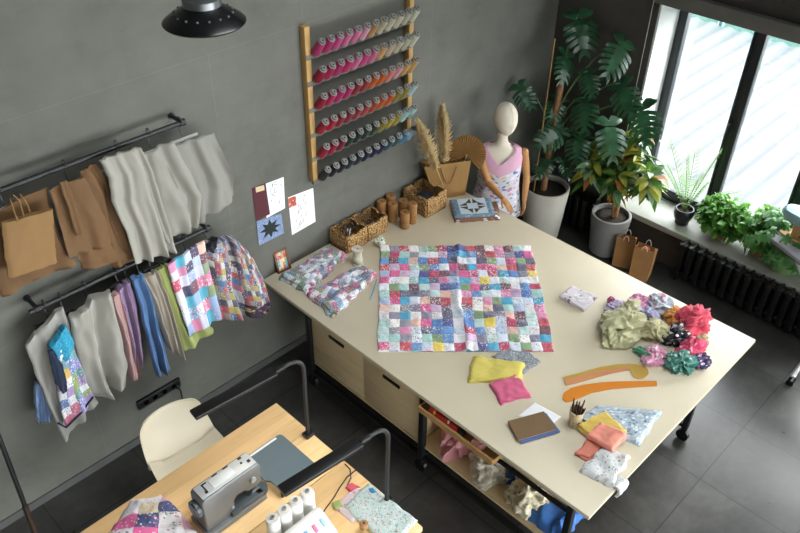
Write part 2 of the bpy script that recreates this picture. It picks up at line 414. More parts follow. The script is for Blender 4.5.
# ------------------------------------------------------------------ light: overcast sky, brightest over the window side
wd = bpy.data.worlds.new('sky'); scn.world = wd; wd.use_nodes = True; nt = wd.node_tree
bg = nt.nodes['Background']; tc = nt.nodes.new('ShaderNodeTexCoord')
dt = nt.nodes.new('ShaderNodeVectorMath'); dt.operation = 'DOT_PRODUCT'; nt.links.new(tc.outputs['Generated'], dt.inputs[0])
dt.inputs[1].default_value = Vector((.78, -.52, .30)).normalized()
mr = nt.nodes.new('ShaderNodeMapRange'); mr.interpolation_type = 'SMOOTHSTEP'; nt.links.new(dt.outputs['Value'], mr.inputs[0])
mr.inputs[1].default_value = -.35; mr.inputs[2].default_value = .95; mr.inputs[3].default_value = .15; mr.inputs[4].default_value = 11.0
bg.inputs[0].default_value = (.93, .98, 1, 1); nt.links.new(mr.outputs[0], bg.inputs[1])
sd = bpy.data.lights.new('sun', 'SUN'); sd.energy = 3.0; sd.angle = math.radians(50); sd.color = (1, .97, .92)
so = bpy.data.objects.new('sun', sd); COL.objects.link(so)
so.rotation_euler = Vector((-.80, .30, -.52)).to_track_quat('-Z', 'Y').to_euler(); so.location = (9, -2, 6)
# ------------------------------------------------------------------ cloth makers
def laid(mb, quad, z0, th, amp=.004, fr=14, seed=0, nu=26, nv=26, jit=.004, edge=.06, ridge=0, mi=None):
    """flat piece of cloth lying on a surface: four world corners, soft edges, wrinkles"""
    q = [Vector((p[0], p[1], 0)) for p in quad]
    def base(a, b):
        p = (q[0]*(1-a)+q[1]*a)*(1-b) + (q[3]*(1-a)+q[2]*a)*b
        if jit:
            p.x += jit*2*nz(p.x*18, p.y*18, seed+.3); p.y += jit*2*nz(p.x*18, p.y*18, seed+7.7)
        return p
    def top(a, b):
        p = base(a, b); e = min(a, 1-a, b, 1-b)/edge
        k = math.sqrt(max(0, 1-(1-min(1, e))**2))
        w = nz(p.x*fr, p.y*fr, seed) + .5*nz(p.x*fr*2.3, p.y*fr*2.3, seed+3)
        if ridge: w += ridge*(1-abs(nz(p.x*fr*.6, p.y*fr*.6, seed+9))*3.2)
        return Vector((p.x, p.y, z0+.0012+(th*(.25+.75*k))+max(-th*.6, amp*w*(.3+.7*k))))
    return mb.shell(top, lambda a, b: base(a, b)+Vector((0, 0, z0+.0004)), nu, nv, mi)
def crumple(mb, c, r, seed=0, depth=.55, fr=1.6, sub=5, mi=None):
    """a balled-up cloth: sharp-ridged folds on a flattened ball"""
    t = bmesh.new(); bmesh.ops.create_icosphere(t, subdivisions=sub, radius=1)
    c = Vector(c); vm = {}
    for v in t.verts:
        d = v.co.normalized(); s = d*fr+Vector((seed*3.1, seed*1.7, seed))
        wv = Vector((nz(s.x, s.y, s.z), nz(s.x+9, s.y, s.z), nz(s.x, s.y+9, s.z)))*.8
        s2 = s+wv
        f = (1-abs(nz(*s2))*2.2)*.6 + (1-abs(nz(*(s2*2.1)))*2.2)*.3 + nz(*(s2*5))*.06
        k = 1-depth*.5 + depth*(f-.35)
        lob = 1+.35*nz(d.x*1.1+seed, d.y*1.1, d.z)
        p = Vector((d.x*r[0]*k*lob, d.y*r[1]*k*lob, d.z*r[2]*k))
        z = c.z + r[2]*.55 + p.z
        if z < c.z+.001:
            sp = 1+min(.25, (c.z-z)*2); p.x *= sp; p.y *= sp; z = c.z+.001+.004*abs(nz(p.x*40, p.y*40, seed))
        vm[v] = mb.bm.verts.new((c.x+p.x, c.y+p.y, z))
    for f in t.faces:
        uv = [(math.atan2(v.co.y, v.co.x)/2/PI+.5, v.co.z*.5+.5) for v in f.verts]
        if max(u[0] for u in uv)-min(u[0] for u in uv) > .5: uv = [(u+1 if u < .5 else u, w) for u, w in uv]
        mb.face([vm[v] for v in f.verts], uv, mi)
    t.free(); return mb
def drape(mb, Lp, Rp, y, folds=3, amp=.02, th=.012, seed=0, nu=34, nv=30, grow=.6, belly=0, uvs=(1, 1), mi=None, yfun=None):
    """hanging cloth: left and right edges as (x, z) points from top to bottom, folded in depth about the plane y"""
    def at(P, b):
        n = len(P)-1; k = min(int(b*n), n-1); f = b*n-k
        return Vector(P[k])*(1-f)+Vector(P[k+1])*f
    def pos(a, b, s):
        l, r_ = at(Lp, b), at(Rp, b); p = l*(1-a)+r_*a
        g = (1-grow)+grow*b
        ph = 2*PI*folds*a + 2.5*nz(a*2, b*1.3, seed) + seed
        d = amp*g*(math.sin(ph)+.4*math.sin(ph*1.7+b*2+seed)) + .35*amp*nz(a*6, b*6, seed+4)
        d += belly*math.sin(PI*min(1, b*1.05))*math.sin(PI*a)
        e = min(a, 1-a)*8; k = math.sqrt(max(0, 1-(1-min(1, e))**2))
        t = th*(.2+.8*k)*.5
        w = .006*nz(b*7, seed, a*2)
        yy = y if yfun is None else y+yfun(a, b)
        return Vector((p.x+w, yy-d+s*t, p.y + .006*nz(a*5, seed+2)))
    return mb.shell(lambda a, b: pos(a, b, -1), lambda a, b: pos(a, b, 1), nu, nv, mi)
def G(u, v, d):
    p = at_y(u, v, WY-d); return (p.x, p.z)
# ------------------------------------------------------------------ big cutting table
TX0, TX1, TY0, TY1 = 2.465, 4.37, 1.0, WY-.012
t = thing('cutting_table', 'large cream topped cutting table with drawers and open shelf against concrete wall', 'table', (3.4, 2.3, 0))
mb = MB(); mb.box(((TX0+TX1)/2, (TY0+TY1)/2, TT-.014), (TX1-TX0, TY1-TY0, .028), bev=.003); mb.build('tabletop', [top_m], t)
FXc = 2.55     # face of the near side
LX = 4.02
legs = [(FXc-.005, 3.33), (FXc-.005, 2.235), (FXc-.005, 1.14), (LX, 3.33), (LX, 2.235), (LX, 1.14)]
for x, y in legs:
    mb = MB(); mb.box((x, y, .44), (.04, .04, .66), bev=.003); mb.build('leg', black, t)
for x, y in legs:
    mb = MB(); mb.tube([(x-.012, y, .045), (x+.012, y, .045)], .045, 16); mb.box((x, y, .075), (.034, .034, .06)); mb.tube([(x, y, .08), (x, y, .112)], .012); mb.build('caster', blackp, t)
mb = MB()
for z in (.135, .745):
    for x in (FXc-.005, LX): mb.box((x, (1.14+3.33)/2, z), (.03, 2.15, .03))
    for y in (1.235, 2.235, 3.33): mb.box(((FXc+LX)/2, y, z), (LX-FXc-.03, .03, .03))
mb.build('frame', black, t)
SZ = .235
mb = MB(); mb.box((3.285, 2.285, SZ-.009), (1.465, 2.13, .018), bev=.002); mb.build('bottom_shelf', ply, t)
mb = MB(); mb.box((FXc+.40, 3.30, .49), (.76, .018, .49)); mb.box((FXc+.40, 2.27, .49), (.76, .018, .49)); mb.box((FXc+.78, 2.785, .49), (.018, 1.05, .49)); mb.build('cabinet_body', ply, t)
for y0, y1 in ((2.262, 2.782), (2.788, 3.308)):
    mb = MB(); mb.box((FXc+.009, (y0+y1)/2, .49), (.018, y1-y0, .485), bev=.002); d = mb.build('drawer', ply, t)
    mb = MB(); mb.box((FXc-.003, (y0+y1)/2, .612), (.01, .15, .024), bev=.002); mb.build('handle', blackp, d)
# open side: shallow tray drawers above the shelf
mb = MB(); x0, y0, y1, z = 2.452, 1.62, 2.19, .66
z = .685
mb.box((x0, (y0+y1)/2, z+.012), (.014, y1-y0, .04)); mb.box((x0+.3, (y0+y1)/2, z), (.6, y1-y0, .008))
for y in (y0, y1): mb.box((x0+.3, y, z+.012), (.6, .01, .036))
mb.build('tray_drawer', M_wood('tray_wood', '#b58d5b', '#94703f', 1, (10, 1, 10)), t)
mb = MB(); mb.box((FXc+.02, 1.42, .655), (.016, .52, .07), bev=.002); mb.box((FXc+.3, 1.42, .625), (.56, .5, .008)); mb.build('tray_drawer', ply, t)
mb = MB(); mb.box((FXc+.01, 1.69, .595), (.02, 1.05, .02)); mb.build('cross_bar', black, t)
mb = MB(); mb.box((FXc+.80, 1.69, .45), (.016, 1.05, .42)); mb.build('back_panel', ply, t)
# things in the tray
mb = MB(); laid(mb, [(2.462, 2.13), (2.462, 1.90), (FXc+.15, 1.90), (FXc+.15, 2.13)], .69, .05, .012, 20, 3)
solo('folded_fabric', mb, M_print('red_print', '#b8322a', ['#e8b13c', '#d9d9d0', '#3b7d55', '#e05a3c'], 9, .42), 'red and orange printed fabric folded in the shallow tray under the table edge', 'fabric')
mb = MB(); mb.box((2.48, 1.875, .713), (.04, .035, .045), bev=.006); solo('clip_box', mb, blackp, 'small black box in the shallow tray under the table edge', 'box')
mb = MB(); laid(mb, [(2.462, 1.80), (2.462, 1.72), (2.56, 1.72), (2.56, 1.80)], .69, .04, .012, 20, 5, 10, 10)
solo('folded_fabric', mb, M_cloth('blush', '#d58d86'), 'little pink fabric roll in the shallow tray beside the black box', 'fabric')
# things on the bottom shelf
lace = M_print('cream_lace', '#c9c0a6', ['#a3967a', '#d8d2bd'], 26, .4, frac=.9)
for nm, c, r, sd_, mt, lab in [
    ('crumpled_fabric', (2.72, 2.06, SZ), (.19, .13, .15), 2, M_cloth('dusty_rose', '#c98d90'), 'dusty pink fabric bunched on the open shelf below the table'),
    ('crumpled_fabric', (2.70, 1.79, SZ), (.16, .15, .11), 5, M_cloth('ivory', '#cfc8b6'), 'ivory fabric heap between the pink and blue ones on the shelf'),
    ('crumpled_fabric', (2.85, 1.62, SZ), (.16, .1, .12), 8, M_cloth('cobalt', '#3f6cae'), 'blue fabric poking up behind the ivory heap on the shelf'),
    ('crumpled_fabric', (2.71, 1.49, SZ), (.17, .14, .12), 11, lace, 'cream lacy fabric heap on the shelf between two blue pieces')]:
    mb = MB(); crumple(mb, c, r, sd_, .5, 1.5); solo(nm, mb, mt, lab, 'fabric', 'fabric heaps on the table shelf', ang=1.5)
mb = MB(); laid(mb, [(2.59, 1.44), (2.60, 1.20), (2.86, 1.17), (2.84, 1.36)], SZ, .09, .02, 9, 14, 30, 30, .02, .3, .3)
solo('folded_fabric', mb, M_cloth('denim_blue', '#3e6eb2'), 'bright blue folded fabric at the front end of the shelf', 'fabric', ang=1.5)
mb = MB(); crumple(mb, (2.88, 1.22, SZ), (.09, .05, .09), 15, .5); solo('crumpled_fabric', mb, M_cloth('ink', '#16171c'), 'black fabric scrap behind the bright blue folded fabric', 'fabric', ang=1.5)
# ------------------------------------------------------------------ patchwork quilt in the middle of the table
A, B_, C_, D_ = T(380, 247), T(531, 247), T(554, 352), T(378, 352)
mb = MB()
q4 = [A, B_, C_, D_]
def qp(a, b): return (A*(1-a)+B_*a)*(1-b)+(D_*(1-a)+C_*a)*b
def qt(a, b):
    p = qp(a, b); p.x += .012*nz(p.x*7, p.y*7); p.y += .012*nz(p.x*7, p.y*7, 5)
    h = .006*(1+nz(p.x*13, p.y*13, 2)) + .0055*(1+nz(p.x*30, p.y*26, 6))
    d = abs(a-.495-.02*math.sin(b*9)); h += .015*math.exp(-(d/.017)**2)*(1/(1+math.exp(-(b-.42)*22)))    # long standing fold
    d = abs(b-.46-.03*math.sin(a*8)); h += .016*math.exp(-(d/.02)**2)*(1/(1+math.exp(-(a-.5)*22)))
    s1 = abs((b-.70)-(a-.62)*.35); h += .02*math.exp(-(s1/.03)**2)*(.5+.5*math.tanh((a-.52)*18))*(.5+.5*math.tanh((.88-a)*18))
    d = abs(a-.5+.1*(b-.2)); h += .018*math.exp(-(d/.02)**2)*math.exp(-(b/.22)**2)
    h += .012*math.exp(-(((a-.03)/.05)**2+((b-.02)/.05)**2))
    return Vector((p.x, p.y, TT+.002+h))
mb.shell(qt, lambda a, b: Vector((qp(a, b).x, qp(a, b).y, TT+.0005)), 110, 100)
quilt_m = M_patch('patchwork_quilt', 16, 15, PAL+['#e9e8ec','#dfe4ec','#c9d6e2'], .78, 6.5, seed=3)
solo('patchwork_quilt', mb, quilt_m, 'large multicoloured patchwork quilt spread in the middle of the cream table', 'quilt', ang=1.5)
mb = MB(); c = T(381, 246); crumple(mb, (c.x, c.y+.015, TT), (.045, .04, .055), 21, .6, 1.6, 4)
solo('fabric_scrap', mb, M_print('scrap_green', '#c9cdbb', ['#6f8f5c', '#3b4a38', '#e8e8e4'], 14, .45), 'small green and white fabric scrap at the back left corner of the quilt', 'fabric', ang=1.5)
# ------------------------------------------------------------------ flat and folded fabrics
def cloth(name, px, th, mat, label, layers=1, amp=.004, fr=14, seed=0, z=TT, group=None, ridge=0, n=26, edge=.06, jit=.004, cat='fabric'):
    mb = MB(); q = [at_z(u, v, z) for u, v in px]; c = sum(q, Vector())/4
    for k in range(layers):
        s = 1-.035*k; off = Vector((.006*math.sin(seed+k*2), .006*math.cos(seed+k*3), 0))*(k > 0)
        laid(mb, [c+(p-c)*s+off for p in q], z+k*th, th, amp if k == layers-1 else amp*.5, fr, seed+k, n, n, jit, edge, ridge)
    return solo(name, mb, mat, label, cat, group, ang=1.5)
gp1 = M_patch('garment_patch_a', 13, 8, ['#c6c4cf','#7f86a0','#5e8a63','#b84d79','#d9d6dc','#8d5f6f','#4d6f9a','#e6e2e6','#7d8f86','#a9b7c6'], .9, 5, seed=11)
gp2 = M_patch('garment_patch_b', 13, 8, ['#cfcdd6','#6b7391','#8a8f6a','#c05a80','#4b5570','#dcd9df','#9c6a72','#7c9db8','#e8e4e8'], .9, 5, seed=17)
cloth('folded_garment', [(279, 279), (328, 250), (347, 257), (306, 295)], .022, gp1, 'crumpled patchwork garment lying beside the small leaning picture frame', 2, .014, 11, 31, ridge=.5, n=40, jit=.012, edge=.12)
cloth('folded_garment', [(306, 296), (362, 267), (377, 276), (333, 320)], .022, gp2, 'crumpled patchwork garment at the table edge left of the quilt', 2, .014, 11, 37, ridge=.5, n=40, jit=.012, edge=.12)
cloth('folded_fabric', [(559, 298), (572, 287.5), (598.5, 298), (584, 312)], .012, M_print('lilac_white', '#d9d2d8', ['#8d7480', '#efecef'], 5, .3), 'small folded lilac white fabric alone between quilt and rag heap', 2, .006, 18, 41)
cloth('folded_fabric', [(491, 357), (517, 343), (541, 362), (524, 374)], .008, M_print('grey_speckle', '#8b9096', ['#4c525c', '#c6cacd', '#70757d'], 40, .45, frac=.95), 'grey speckled fabric square at the front corner of the quilt', 1, .006, 16, 43)
cloth('folded_fabric', [(474, 357), (526, 365.5), (521, 382), (468, 383.5)], .014, M_cloth('lemon', '#cbbb5e'), 'yellow folded fabric in front of the quilt', 2, .006, 13, 47, jit=.007, ridge=.25)
cloth('folded_fabric', [(490, 385), (518, 376), (532, 397), (500, 404.5)], .013, M_cloth('raspberry_pink', '#cb6182'), 'raspberry pink folded fabric lying against the yellow one', 2, .007, 15, 53, jit=.008, ridge=.3)
cloth('folded_fabric', [(579, 420), (596, 406.5), (663, 412), (639, 446.5)], .010, M_print('pale_blue_floral', '#a9b6c0', ['#dfe6ea', '#63758a', '#c6d2da', '#7f97a6'], 16, .45), 'pale blue floral fabric folded near the right front table corner', 2, .006, 13, 59, jit=.008, ridge=.2)
cloth('folded_fabric', [(577, 427), (605, 412), (627, 433), (592, 441)], .012, M_cloth('mustard', '#d3b55c'), 'mustard yellow fabric tucked between the pale blue and coral ones', 2, .005, 14, 61, z=TT+.02, jit=.006)
cloth('folded_fabric', [(575, 455.5), (589, 439), (606, 449), (588, 462)], .014, M_cloth('coral_a', '#d5826f'), 'coral folded fabric beneath the other coral piece', 2, .005, 14, 67, jit=.006)
cloth('folded_fabric', [(586, 438), (599.5, 423), (627, 436), (612, 453)], .014, M_cloth('coral_b', '#d98876'), 'coral folded fabric lying on top beside the mustard one', 2, .006, 14, 71, z=TT+.042, jit=.006, ridge=.3)
# white floral piece whose corner hangs over the table edge
q = [T(577, 472), T(603, 449), T(630, 458), T(612.5, 489)]
mb = MB(); c = sum(q, Vector())/4
def wf(a, b, top):
    p = (q[0]*(1-a)+q[1]*a)*(1-b)+(q[3]*(1-a)+q[2]*a)*b
    p.x += .02*nz(p.x*16, p.y*16, 73); p.y += .02*nz(p.x*16, p.y*16, 74)
    e = min(a, 1-a, b, 1-b)/.08; k = math.sqrt(max(0, 1-(1-min(1, e))**2))
    z = TT+.002+(.024*(.25+.75*k)+.009*(1+nz(p.x*15, p.y*15, 75))*k if top else 0)
    return Vector((p.x, p.y, z))
mb.shell(lambda a, b: wf(a, b, True), lambda a, b: wf(a, b, False), 34, 34)
e0, e1 = T(606, 490), T(626, 467)
hang0, hang1 = Vector((3.02+.0, TY0-.012, 0)), None
mb2 = [T(612, 489), T(621, 480)]
def hf(a, b, s):
    x = mb2[0].x*(1-a)+mb2[1].x*a + .01*math.sin(b*3)
    y0_ = TY0+.02
    if b < .3: y, z = y0_-.1*b, TT+.026
    else: y, z = y0_-.03-.012*math.sin((b-.3)*4)-.004*s, TT+.026-(b-.3)*.12*(1-.3*abs(a-.6))
    return Vector((x, y-.004*s*(b >= .3)+.008*nz(a*5, b*3, 2), z+.004*s*(b < .3)))
mb.shell(lambda a, b: hf(a, b, 1), lambda a, b: hf(a, b, -1), 12, 16)
solo('folded_fabric', mb, M_print('white_floral', '#cfd0d0', ['#8b8f8a', '#dcdedd', '#a8a3a8', '#b9bdb8'], 14, .45), 'white floral fabric with one corner hanging over the front table edge', 'fabric', ang=1.5)
# ------------------------------------------------------------------ heap of rags
rag = 'rags in the heap at the right of the table'
flor_b = M_print('black_floral', '#33333a', ['#c9c5c0', '#7a4b55', '#5d6472', '#e0dcd8'], 12, .45)
flor_p = M_print('pink_floral', '#d79ab4', ['#f0e4ea', '#b8527c', '#e8c6d4', '#7fa58c'], 10, .4)
flor_n = M_print('navy_pink', '#4b4563', ['#d6819c', '#e6dbe2', '#7a6a92'], 10, .42)
teal_p = M_print('teal_print', '#4f8478', ['#cfdcd6', '#2f5a52', '#8db5a8'], 10, .42)
rags = [((619, 334), (.19, .125, .125), 2.2, M_cloth('olive_cloth', '#b4b18c'), 'large pale olive rag at the left of the rag heap'),
        ((628, 318), (.15, .09, .10), 3.3, M_cloth('olive_light', '#b9b592'), 'pale olive rag behind the large olive one in the heap'),
        ((615, 313), (.10, .07, .06), 4.1, M_cloth('lilac', '#b9acc9'), 'lilac rag at the back left of the rag heap'),
        ((638, 307), (.09, .07, .07), 5.6, M_cloth('pink_rag', '#cf8fb0'), 'pink rag at the back of the rag heap'),
        ((644, 321), (.09, .08, .085), 6.3, M_cloth('periwinkle', '#a9a3c4'), 'periwinkle rag in the middle of the heap behind small olive one'),
        ((652, 336), (.085, .10, .10), 7.8, M_cloth('olive_c', '#bdb790'), 'small olive rag in the middle of the rag heap'),
        ((658, 309), (.095, .085, .08), 8.2, M_print('aqua_print', '#c5cdd6', ['#c7455f', '#6fa3a8', '#e4e4ea', '#d88a9e'], 9, .45), 'white rag with aqua and red print at the back of the heap'),
        ((674, 318), (.085, .075, .06), 9.7, M_cloth('apricot', '#dd9a52'), 'apricot orange rag beside the coral red one in the heap'),
        ((692, 327), (.15, .115, .105), 10.4, M_cloth('coral_red', '#d24f62'), 'coral red rag at the right of the rag heap'),
        ((676, 340), (.105, .085, .09), 11.9, flor_b, 'black floral rag in the middle right of the heap'),
        ((654, 358), (.10, .07, .06), 12.6, flor_p, 'pink floral rag at the front of the heap'),
        ((643.5, 356), (.035, .07, .05), 13.1, M_cloth('sea_green', '#5fa383'), 'small sea green rag beside the pink floral one in the heap'),
        ((680, 366), (.10, .085, .08), 14.7, teal_p, 'teal printed rag at the very front of the heap'),
        ((690, 352), (.12, .075, .07), 15.5, M_print('rose_print', '#d0506e', ['#e9c9d2', '#8e3350', '#dd8aa0'], 8, .4), 'rose printed rag in front of the coral red one'),
        ((699, 364), (.075, .06, .06), 16.2, flor_n, 'navy and pink rag at the front right end of the heap'),
        ((697, 344), (.10, .05, .05), 17.4, M_cloth('olive_d', '#9a9468'), 'narrow olive rag at the right edge of the heap'),
        ((611, 303), (.03, .03, .04), 18.1, M_cloth('rose_ball', '#c46d8e'), 'tiny rose scrap at the back left end of the heap')]
for (px, r, sd_, mt, lab) in rags:
    c = T(*px); mb = MB(); crumple(mb, (c.x, c.y, TT), (r[0]*1.12, r[1]*1.15, r[2]*.80), sd_, .60, 1.25, 5); solo('fabric_rag', mb, mt, lab, 'rag', rag, ang=1.5)
# ------------------------------------------------------------------ French curves
def curve_ruler(mb, pts, z0, z1, mi=0):
    """pts: list of (upper px, lower px) along the ruler"""
    up = [T(*a) for a, b in pts]; lo = [T(*b) for a, b in pts]
    poly = up+lo[::-1]; mb.prism([(p.x, p.y) for p in poly], z0, z1, None, mi)
amber = M('amber_acrylic', '#c9a455', .25, .03, alpha=.85); salm = M('salmon_acrylic', '#c4855f', .3, .03); orng = M('orange_acrylic', '#d2802c', .3, .03)
mb = MB()
curve_ruler(mb, [((563, 377.5), (566, 386)), ((580, 373), (582, 382)), ((600, 367.5), (601, 376.5)), ((617, 364.8), (618, 372)), ((629, 364.2), (630, 370.5)), ((636, 364.8), (631.5, 374)),
                 ((643, 366.3), (634, 378)), ((648, 370), (640, 379.5)), ((648.5, 374), (645, 378))], TT+.001, TT+.005)
r_ = mb.build('french_curve', amber); tag(r_, 'translucent amber and salmon curved ruler on the table before the rag heap', 'ruler')
mb = MB(); curve_ruler(mb, [((564, 381), (566.2, 386)), ((600, 371.5), (601, 376.3)), ((629, 367.2), (629.5, 370.3))], TT+.0052, TT+.0062); mb.build('salmon_strip', salm, r_)
mb = MB()
curve_ruler(mb, [((562.5, 397), (562.5, 399.5)), ((564, 393), (565.5, 402.5)), ((571, 388.5), (571, 402)), ((580, 386), (579, 398.5)), ((592, 384), (592, 393.2)), ((610, 382.2), (610, 389.5)), ((635, 381.6), (635, 387.5)), ((656.5, 381.4), (657, 386.3))], TT+.001, TT+.005)
solo('french_curve', mb, orng, 'solid orange curved ruler on the table in front of the amber one', 'ruler')
# ------------------------------------------------------------------ notebooks and pencil cup
cloth('paper_sheets', [(517, 416), (535, 403), (561, 417), (548, 428)], .004, white_m, 'white paper sheets sticking out behind the brown notebook', 1, .001, 8, 81, jit=.001, edge=.03, cat='paper')
def book(name, px, z, th, cov, label):
    q = [at_z(u, v, z) for u, v in px]; c = sum(q, Vector())/4
    o = thing(name, label, 'notebook', (c.x, c.y, z))
    s = lambda k: [(c+(p-c)*k)[:2] for p in q]
    mb = MB(); mb.prism(s(1), z+.0005, z+.003); mb.prism(s(1), z+th-.003, z+th); mb.build('cover', cov, o)
    mb = MB(); mb.prism(s(.965), z+.0031, z+th-.0031); mb.build('pages', white_m, o)
    return o
book('notebook', [(510, 426), (546, 414), (560, 432.5), (521, 444)], TT+.007, .010, M('blue_cover', '#4b5f98', .5), 'blue notebook underneath the brown notebook')
b = book('notebook', [(507.5, 422.5), (543.5, 412.6), (557, 430), (518, 441.4)], TT+.018, .012, M('brown_leather', '#6f5637', .5, .1, 5, .15, 60), 'brown covered notebook on top of the small stack by the pencil cup')
c = T(574, 425)
cup = thing('pencil_cup', 'speckled cream cup full of brown pencils beside the notebooks', 'cup', (c.x, c.y, TT))
mb = MB(); mb.lathe([(.034, .001), (.043, .125), (.044, .127), (.039, .127), (.032, .008), (0, .008)], (c.x, c.y, TT), 24)
mb.build('cup', M_print('speckled_cup', '#c6b48f', ['#5a452c', '#8a7350', '#e0d4b8'], 60, .3, .6, 'Object'), cup)
for k in range(14):
    a = k*2.4; r0 = .024*math.sqrt((k+.5)/14); r1 = r0*1.9
    mb = MB(); p0 = Vector((c.x+r0*math.cos(a), c.y+r0*math.sin(a), TT+.012)); p1 = Vector((c.x+r1*math.cos(a), c.y+r1*math.sin(a), TT+.16+.012*math.sin(k*3)))
    mb.tube([p0, p1, p1+(p1-p0).normalized()*.014], [.0042, .0042, .001], 6)
    o = mb.build('pencil', M('pencil_brown', '#3a1f17', .5)); tag(o, 'dark brown pencil standing in the speckled cup by the notebooks', 'pencil', 'brown pencils in the cup')
p0, p1 = T(370, 301), T(377, 280)
mb = MB(); mb.tube([p0+Vector((0,0,.005)), p0*.9+p1*.1+Vector((0,0,.005)), p1+Vector((0,0,.005))], [.001, .005, .005], 8); solo('marking_pencil', mb, M('teal_lacquer', '#5f9fb3', .4), 'turquoise marking pencil lying by the left edge of the quilt', 'pencil')
# ------------------------------------------------------------------ picture frame, baskets, spools, twine, bag
fa, fb_ = T(278, 274), T(291, 268)
dr = (fb_-fa).normalized(); nn = Vector((dr.y, -dr.x, 0)); upv = (Vector((0,0,1))*math.cos(.28)-nn*math.sin(.28)).normalized(); fnv = dr.cross(upv)
Wd, Ht = (fb_-fa).length, .165
fr_ = thing('picture_frame', 'small brown framed patchwork picture leaning at the left table end', 'picture frame', fa)
M4 = Matrix((dr, upv, fnv)).transposed().to_4x4(); M4.translation = fa+Vector((0,0,.001))+upv*0.001
mb = MB()
for poly in ([(0,0),(Wd,0),(Wd,.014),(0,.014)], [(0,Ht-.014),(Wd,Ht-.014),(Wd,Ht),(0,Ht)], [(0,.0141),(.014,.0141),(.014,Ht-.0141),(0,Ht-.0141)], [(Wd-.014,.0141),(Wd,.0141),(Wd,Ht-.0141),(Wd-.014,Ht-.0141)]):
    mb.prism(poly, -.006, .008, M4)
mb.build('frame', M('brown_wood_frame', '#6b3a26', .5), fr_)
mb = MB(); f = [mb.bm.verts.new(M4 @ Vector((x, y, .001))) for x, y in ((.014,.014),(Wd-.014,.014),(Wd-.014,Ht-.014),(.014,Ht-.014))]; mb.face(f, [(0,0),(1,0),(1,1),(0,1)]); mb.build('picture', M_patch('framed_patch', 4, 5, ['#d8c9a8','#c23a3a','#3f9fa8','#e6d9b8','#7fb06a','#e08a3c'], .8, 4), fr_)
def basket(x0, x1, y0, y1, h, label, fill):
    o = thing('woven_basket', label, 'basket', ((x0+x1)/2, (y0+y1)/2, TT), 'woven seagrass baskets')
    mb = MB(); t_ = .012
    def wall(P, Q, nrm):
        def hgt(a): 
            d = abs(a-.5)/.16; return h-(.022*(1-d**2)**2 if d < 1 else 0)
        def f(a, b, k):
            p = P*(1-a)+Q*a; out = .008*math.sin(b*PI)
            return Vector((p.x, p.y, TT+.001+b*hgt(a)))+nrm*(k*t_/2+out) + Vector((.0015*nz(a*30, b*20), .0015*nz(a*30, b*20, 4), .001*nz(a*40, 3)))
        mb.shell(lambda a, b: f(a, b, 1), lambda a, b: f(a, b, -1), 24, 8)
    a_, b_, c_, d_ = Vector((x0,y0,0)), Vector((x1,y0,0)), Vector((x1,y1,0)), Vector((x0,y1,0))
    wall(a_, b_, Vector((0,-1,0))); wall(b_, c_, Vector((1,0,0))); wall(c_, d_, Vector((0,1,0))); wall(d_, a_, Vector((-1,0,0)))
    mb.box(((x0+x1)/2, (y0+y1)/2, TT+.007), (x1-x0-.004, y1-y0-.004, .008)); mb.build('basket', woven, o, 1.5)
    return o
o1 = basket(3.10, 3.296, 3.54, 3.715, .145, 'woven basket nearest the twine spool, holding dark scissors', None)
o2 = basket(3.312, 3.51, 3.545, 3.715, .145, 'woven basket between the twine basket and the wooden spools', None)
o3 = basket(3.86, 4.075, 3.455, 3.70, .165, 'woven basket beside the kraft bag with a navy ball inside', None)
mb = MB(); mb.lathe([(0, 0), (.05, .004), (.078, .03), (.08, .06), (.062, .095), (.03, .112), (0, .116)], (3.97, 3.58, TT+.013), 24)
solo('yarn_ball', mb, M('navy_yarn', '#161b2c', .6, .2, 30, .5, 90), 'shiny navy ball lying in the woven basket beside the kraft bag', 'ball')
s = thing('scissors', 'dark handled steel scissors lying in the first woven basket', 'scissors', (3.2, 3.62, TT+.09))
mb = MB(); mb.tube([(3.13, 3.58, TT+.02), (3.22, 3.63, TT+.125)], .006, 6); mb.tube([(3.15, 3.60, TT+.02), (3.20, 3.64, TT+.125)], .006, 6); mb.build('blades', steel, s)
for k, (x, y) in enumerate(((3.235, 3.640), (3.195, 3.655))):
    mb = MB(); mb.tube([(x+.02*math.cos(a), y+.012*math.sin(a)*.8, TT+.135+.02*math.sin(a)) for a in [i*PI/7 for i in range(15)]], .006, 6, False); mb.build('grip', blackp, s)
mb = MB(); mb.box((3.18, 3.62, TT+.03), (.14, .12, .035), bev=.01); solo('dark_pouch', mb, M('charcoal_pouch', '#26262a', .7), 'charcoal pouch at the bottom of the first woven basket', 'pouch')
mb = MB(); crumple(mb, (3.41, 3.63, TT+.013), (.075, .065, .055), 31, .5, 1.5, 4); solo('brown_cloth', mb, M_cloth('umber', '#3c2e22'), 'dark brown cloth inside the second woven basket', 'cloth', ang=1.5)
woodsp = M_wood('spool_wood', '#8c6439', '#6a4626', 3, (8, 8, 2), .55)
SP = [(3.648, 3.487, .14, 'front wooden spool stack, nearest the table middle'), (3.642, 3.612, .16, 'wooden spool stack directly beside the second woven basket, in the middle of the cluster'),
      (3.738, 3.494, .175, 'tallest wooden spool stack, nearest the navy ball basket'), (3.745, 3.60, .15, 'wooden spool stack hidden at the centre of the cluster'),
      (3.60, 3.69, .165, 'wooden spool stack at the back left of the cluster by the wall'), (3.705, 3.695, .17, 'wooden spool stack at the rear of the cluster against the wall')]
for x, y, h, lab in SP:
    mb = MB(); r0 = .037; pr = [(0, .001), (r0, .001), (r0, h*.46), (r0*.9, h*.475), (r0*.9, h*.49), (r0*1.02, h*.505), (r0*1.02, h-.004), (r0*.97, h), (.009, h), (.008, h-.02), (0, h-.02)]
    mb.lathe(pr, (x, y, TT), 24); solo('wooden_spool', mb, woodsp, lab, 'spool', 'wooden spools by the wall')
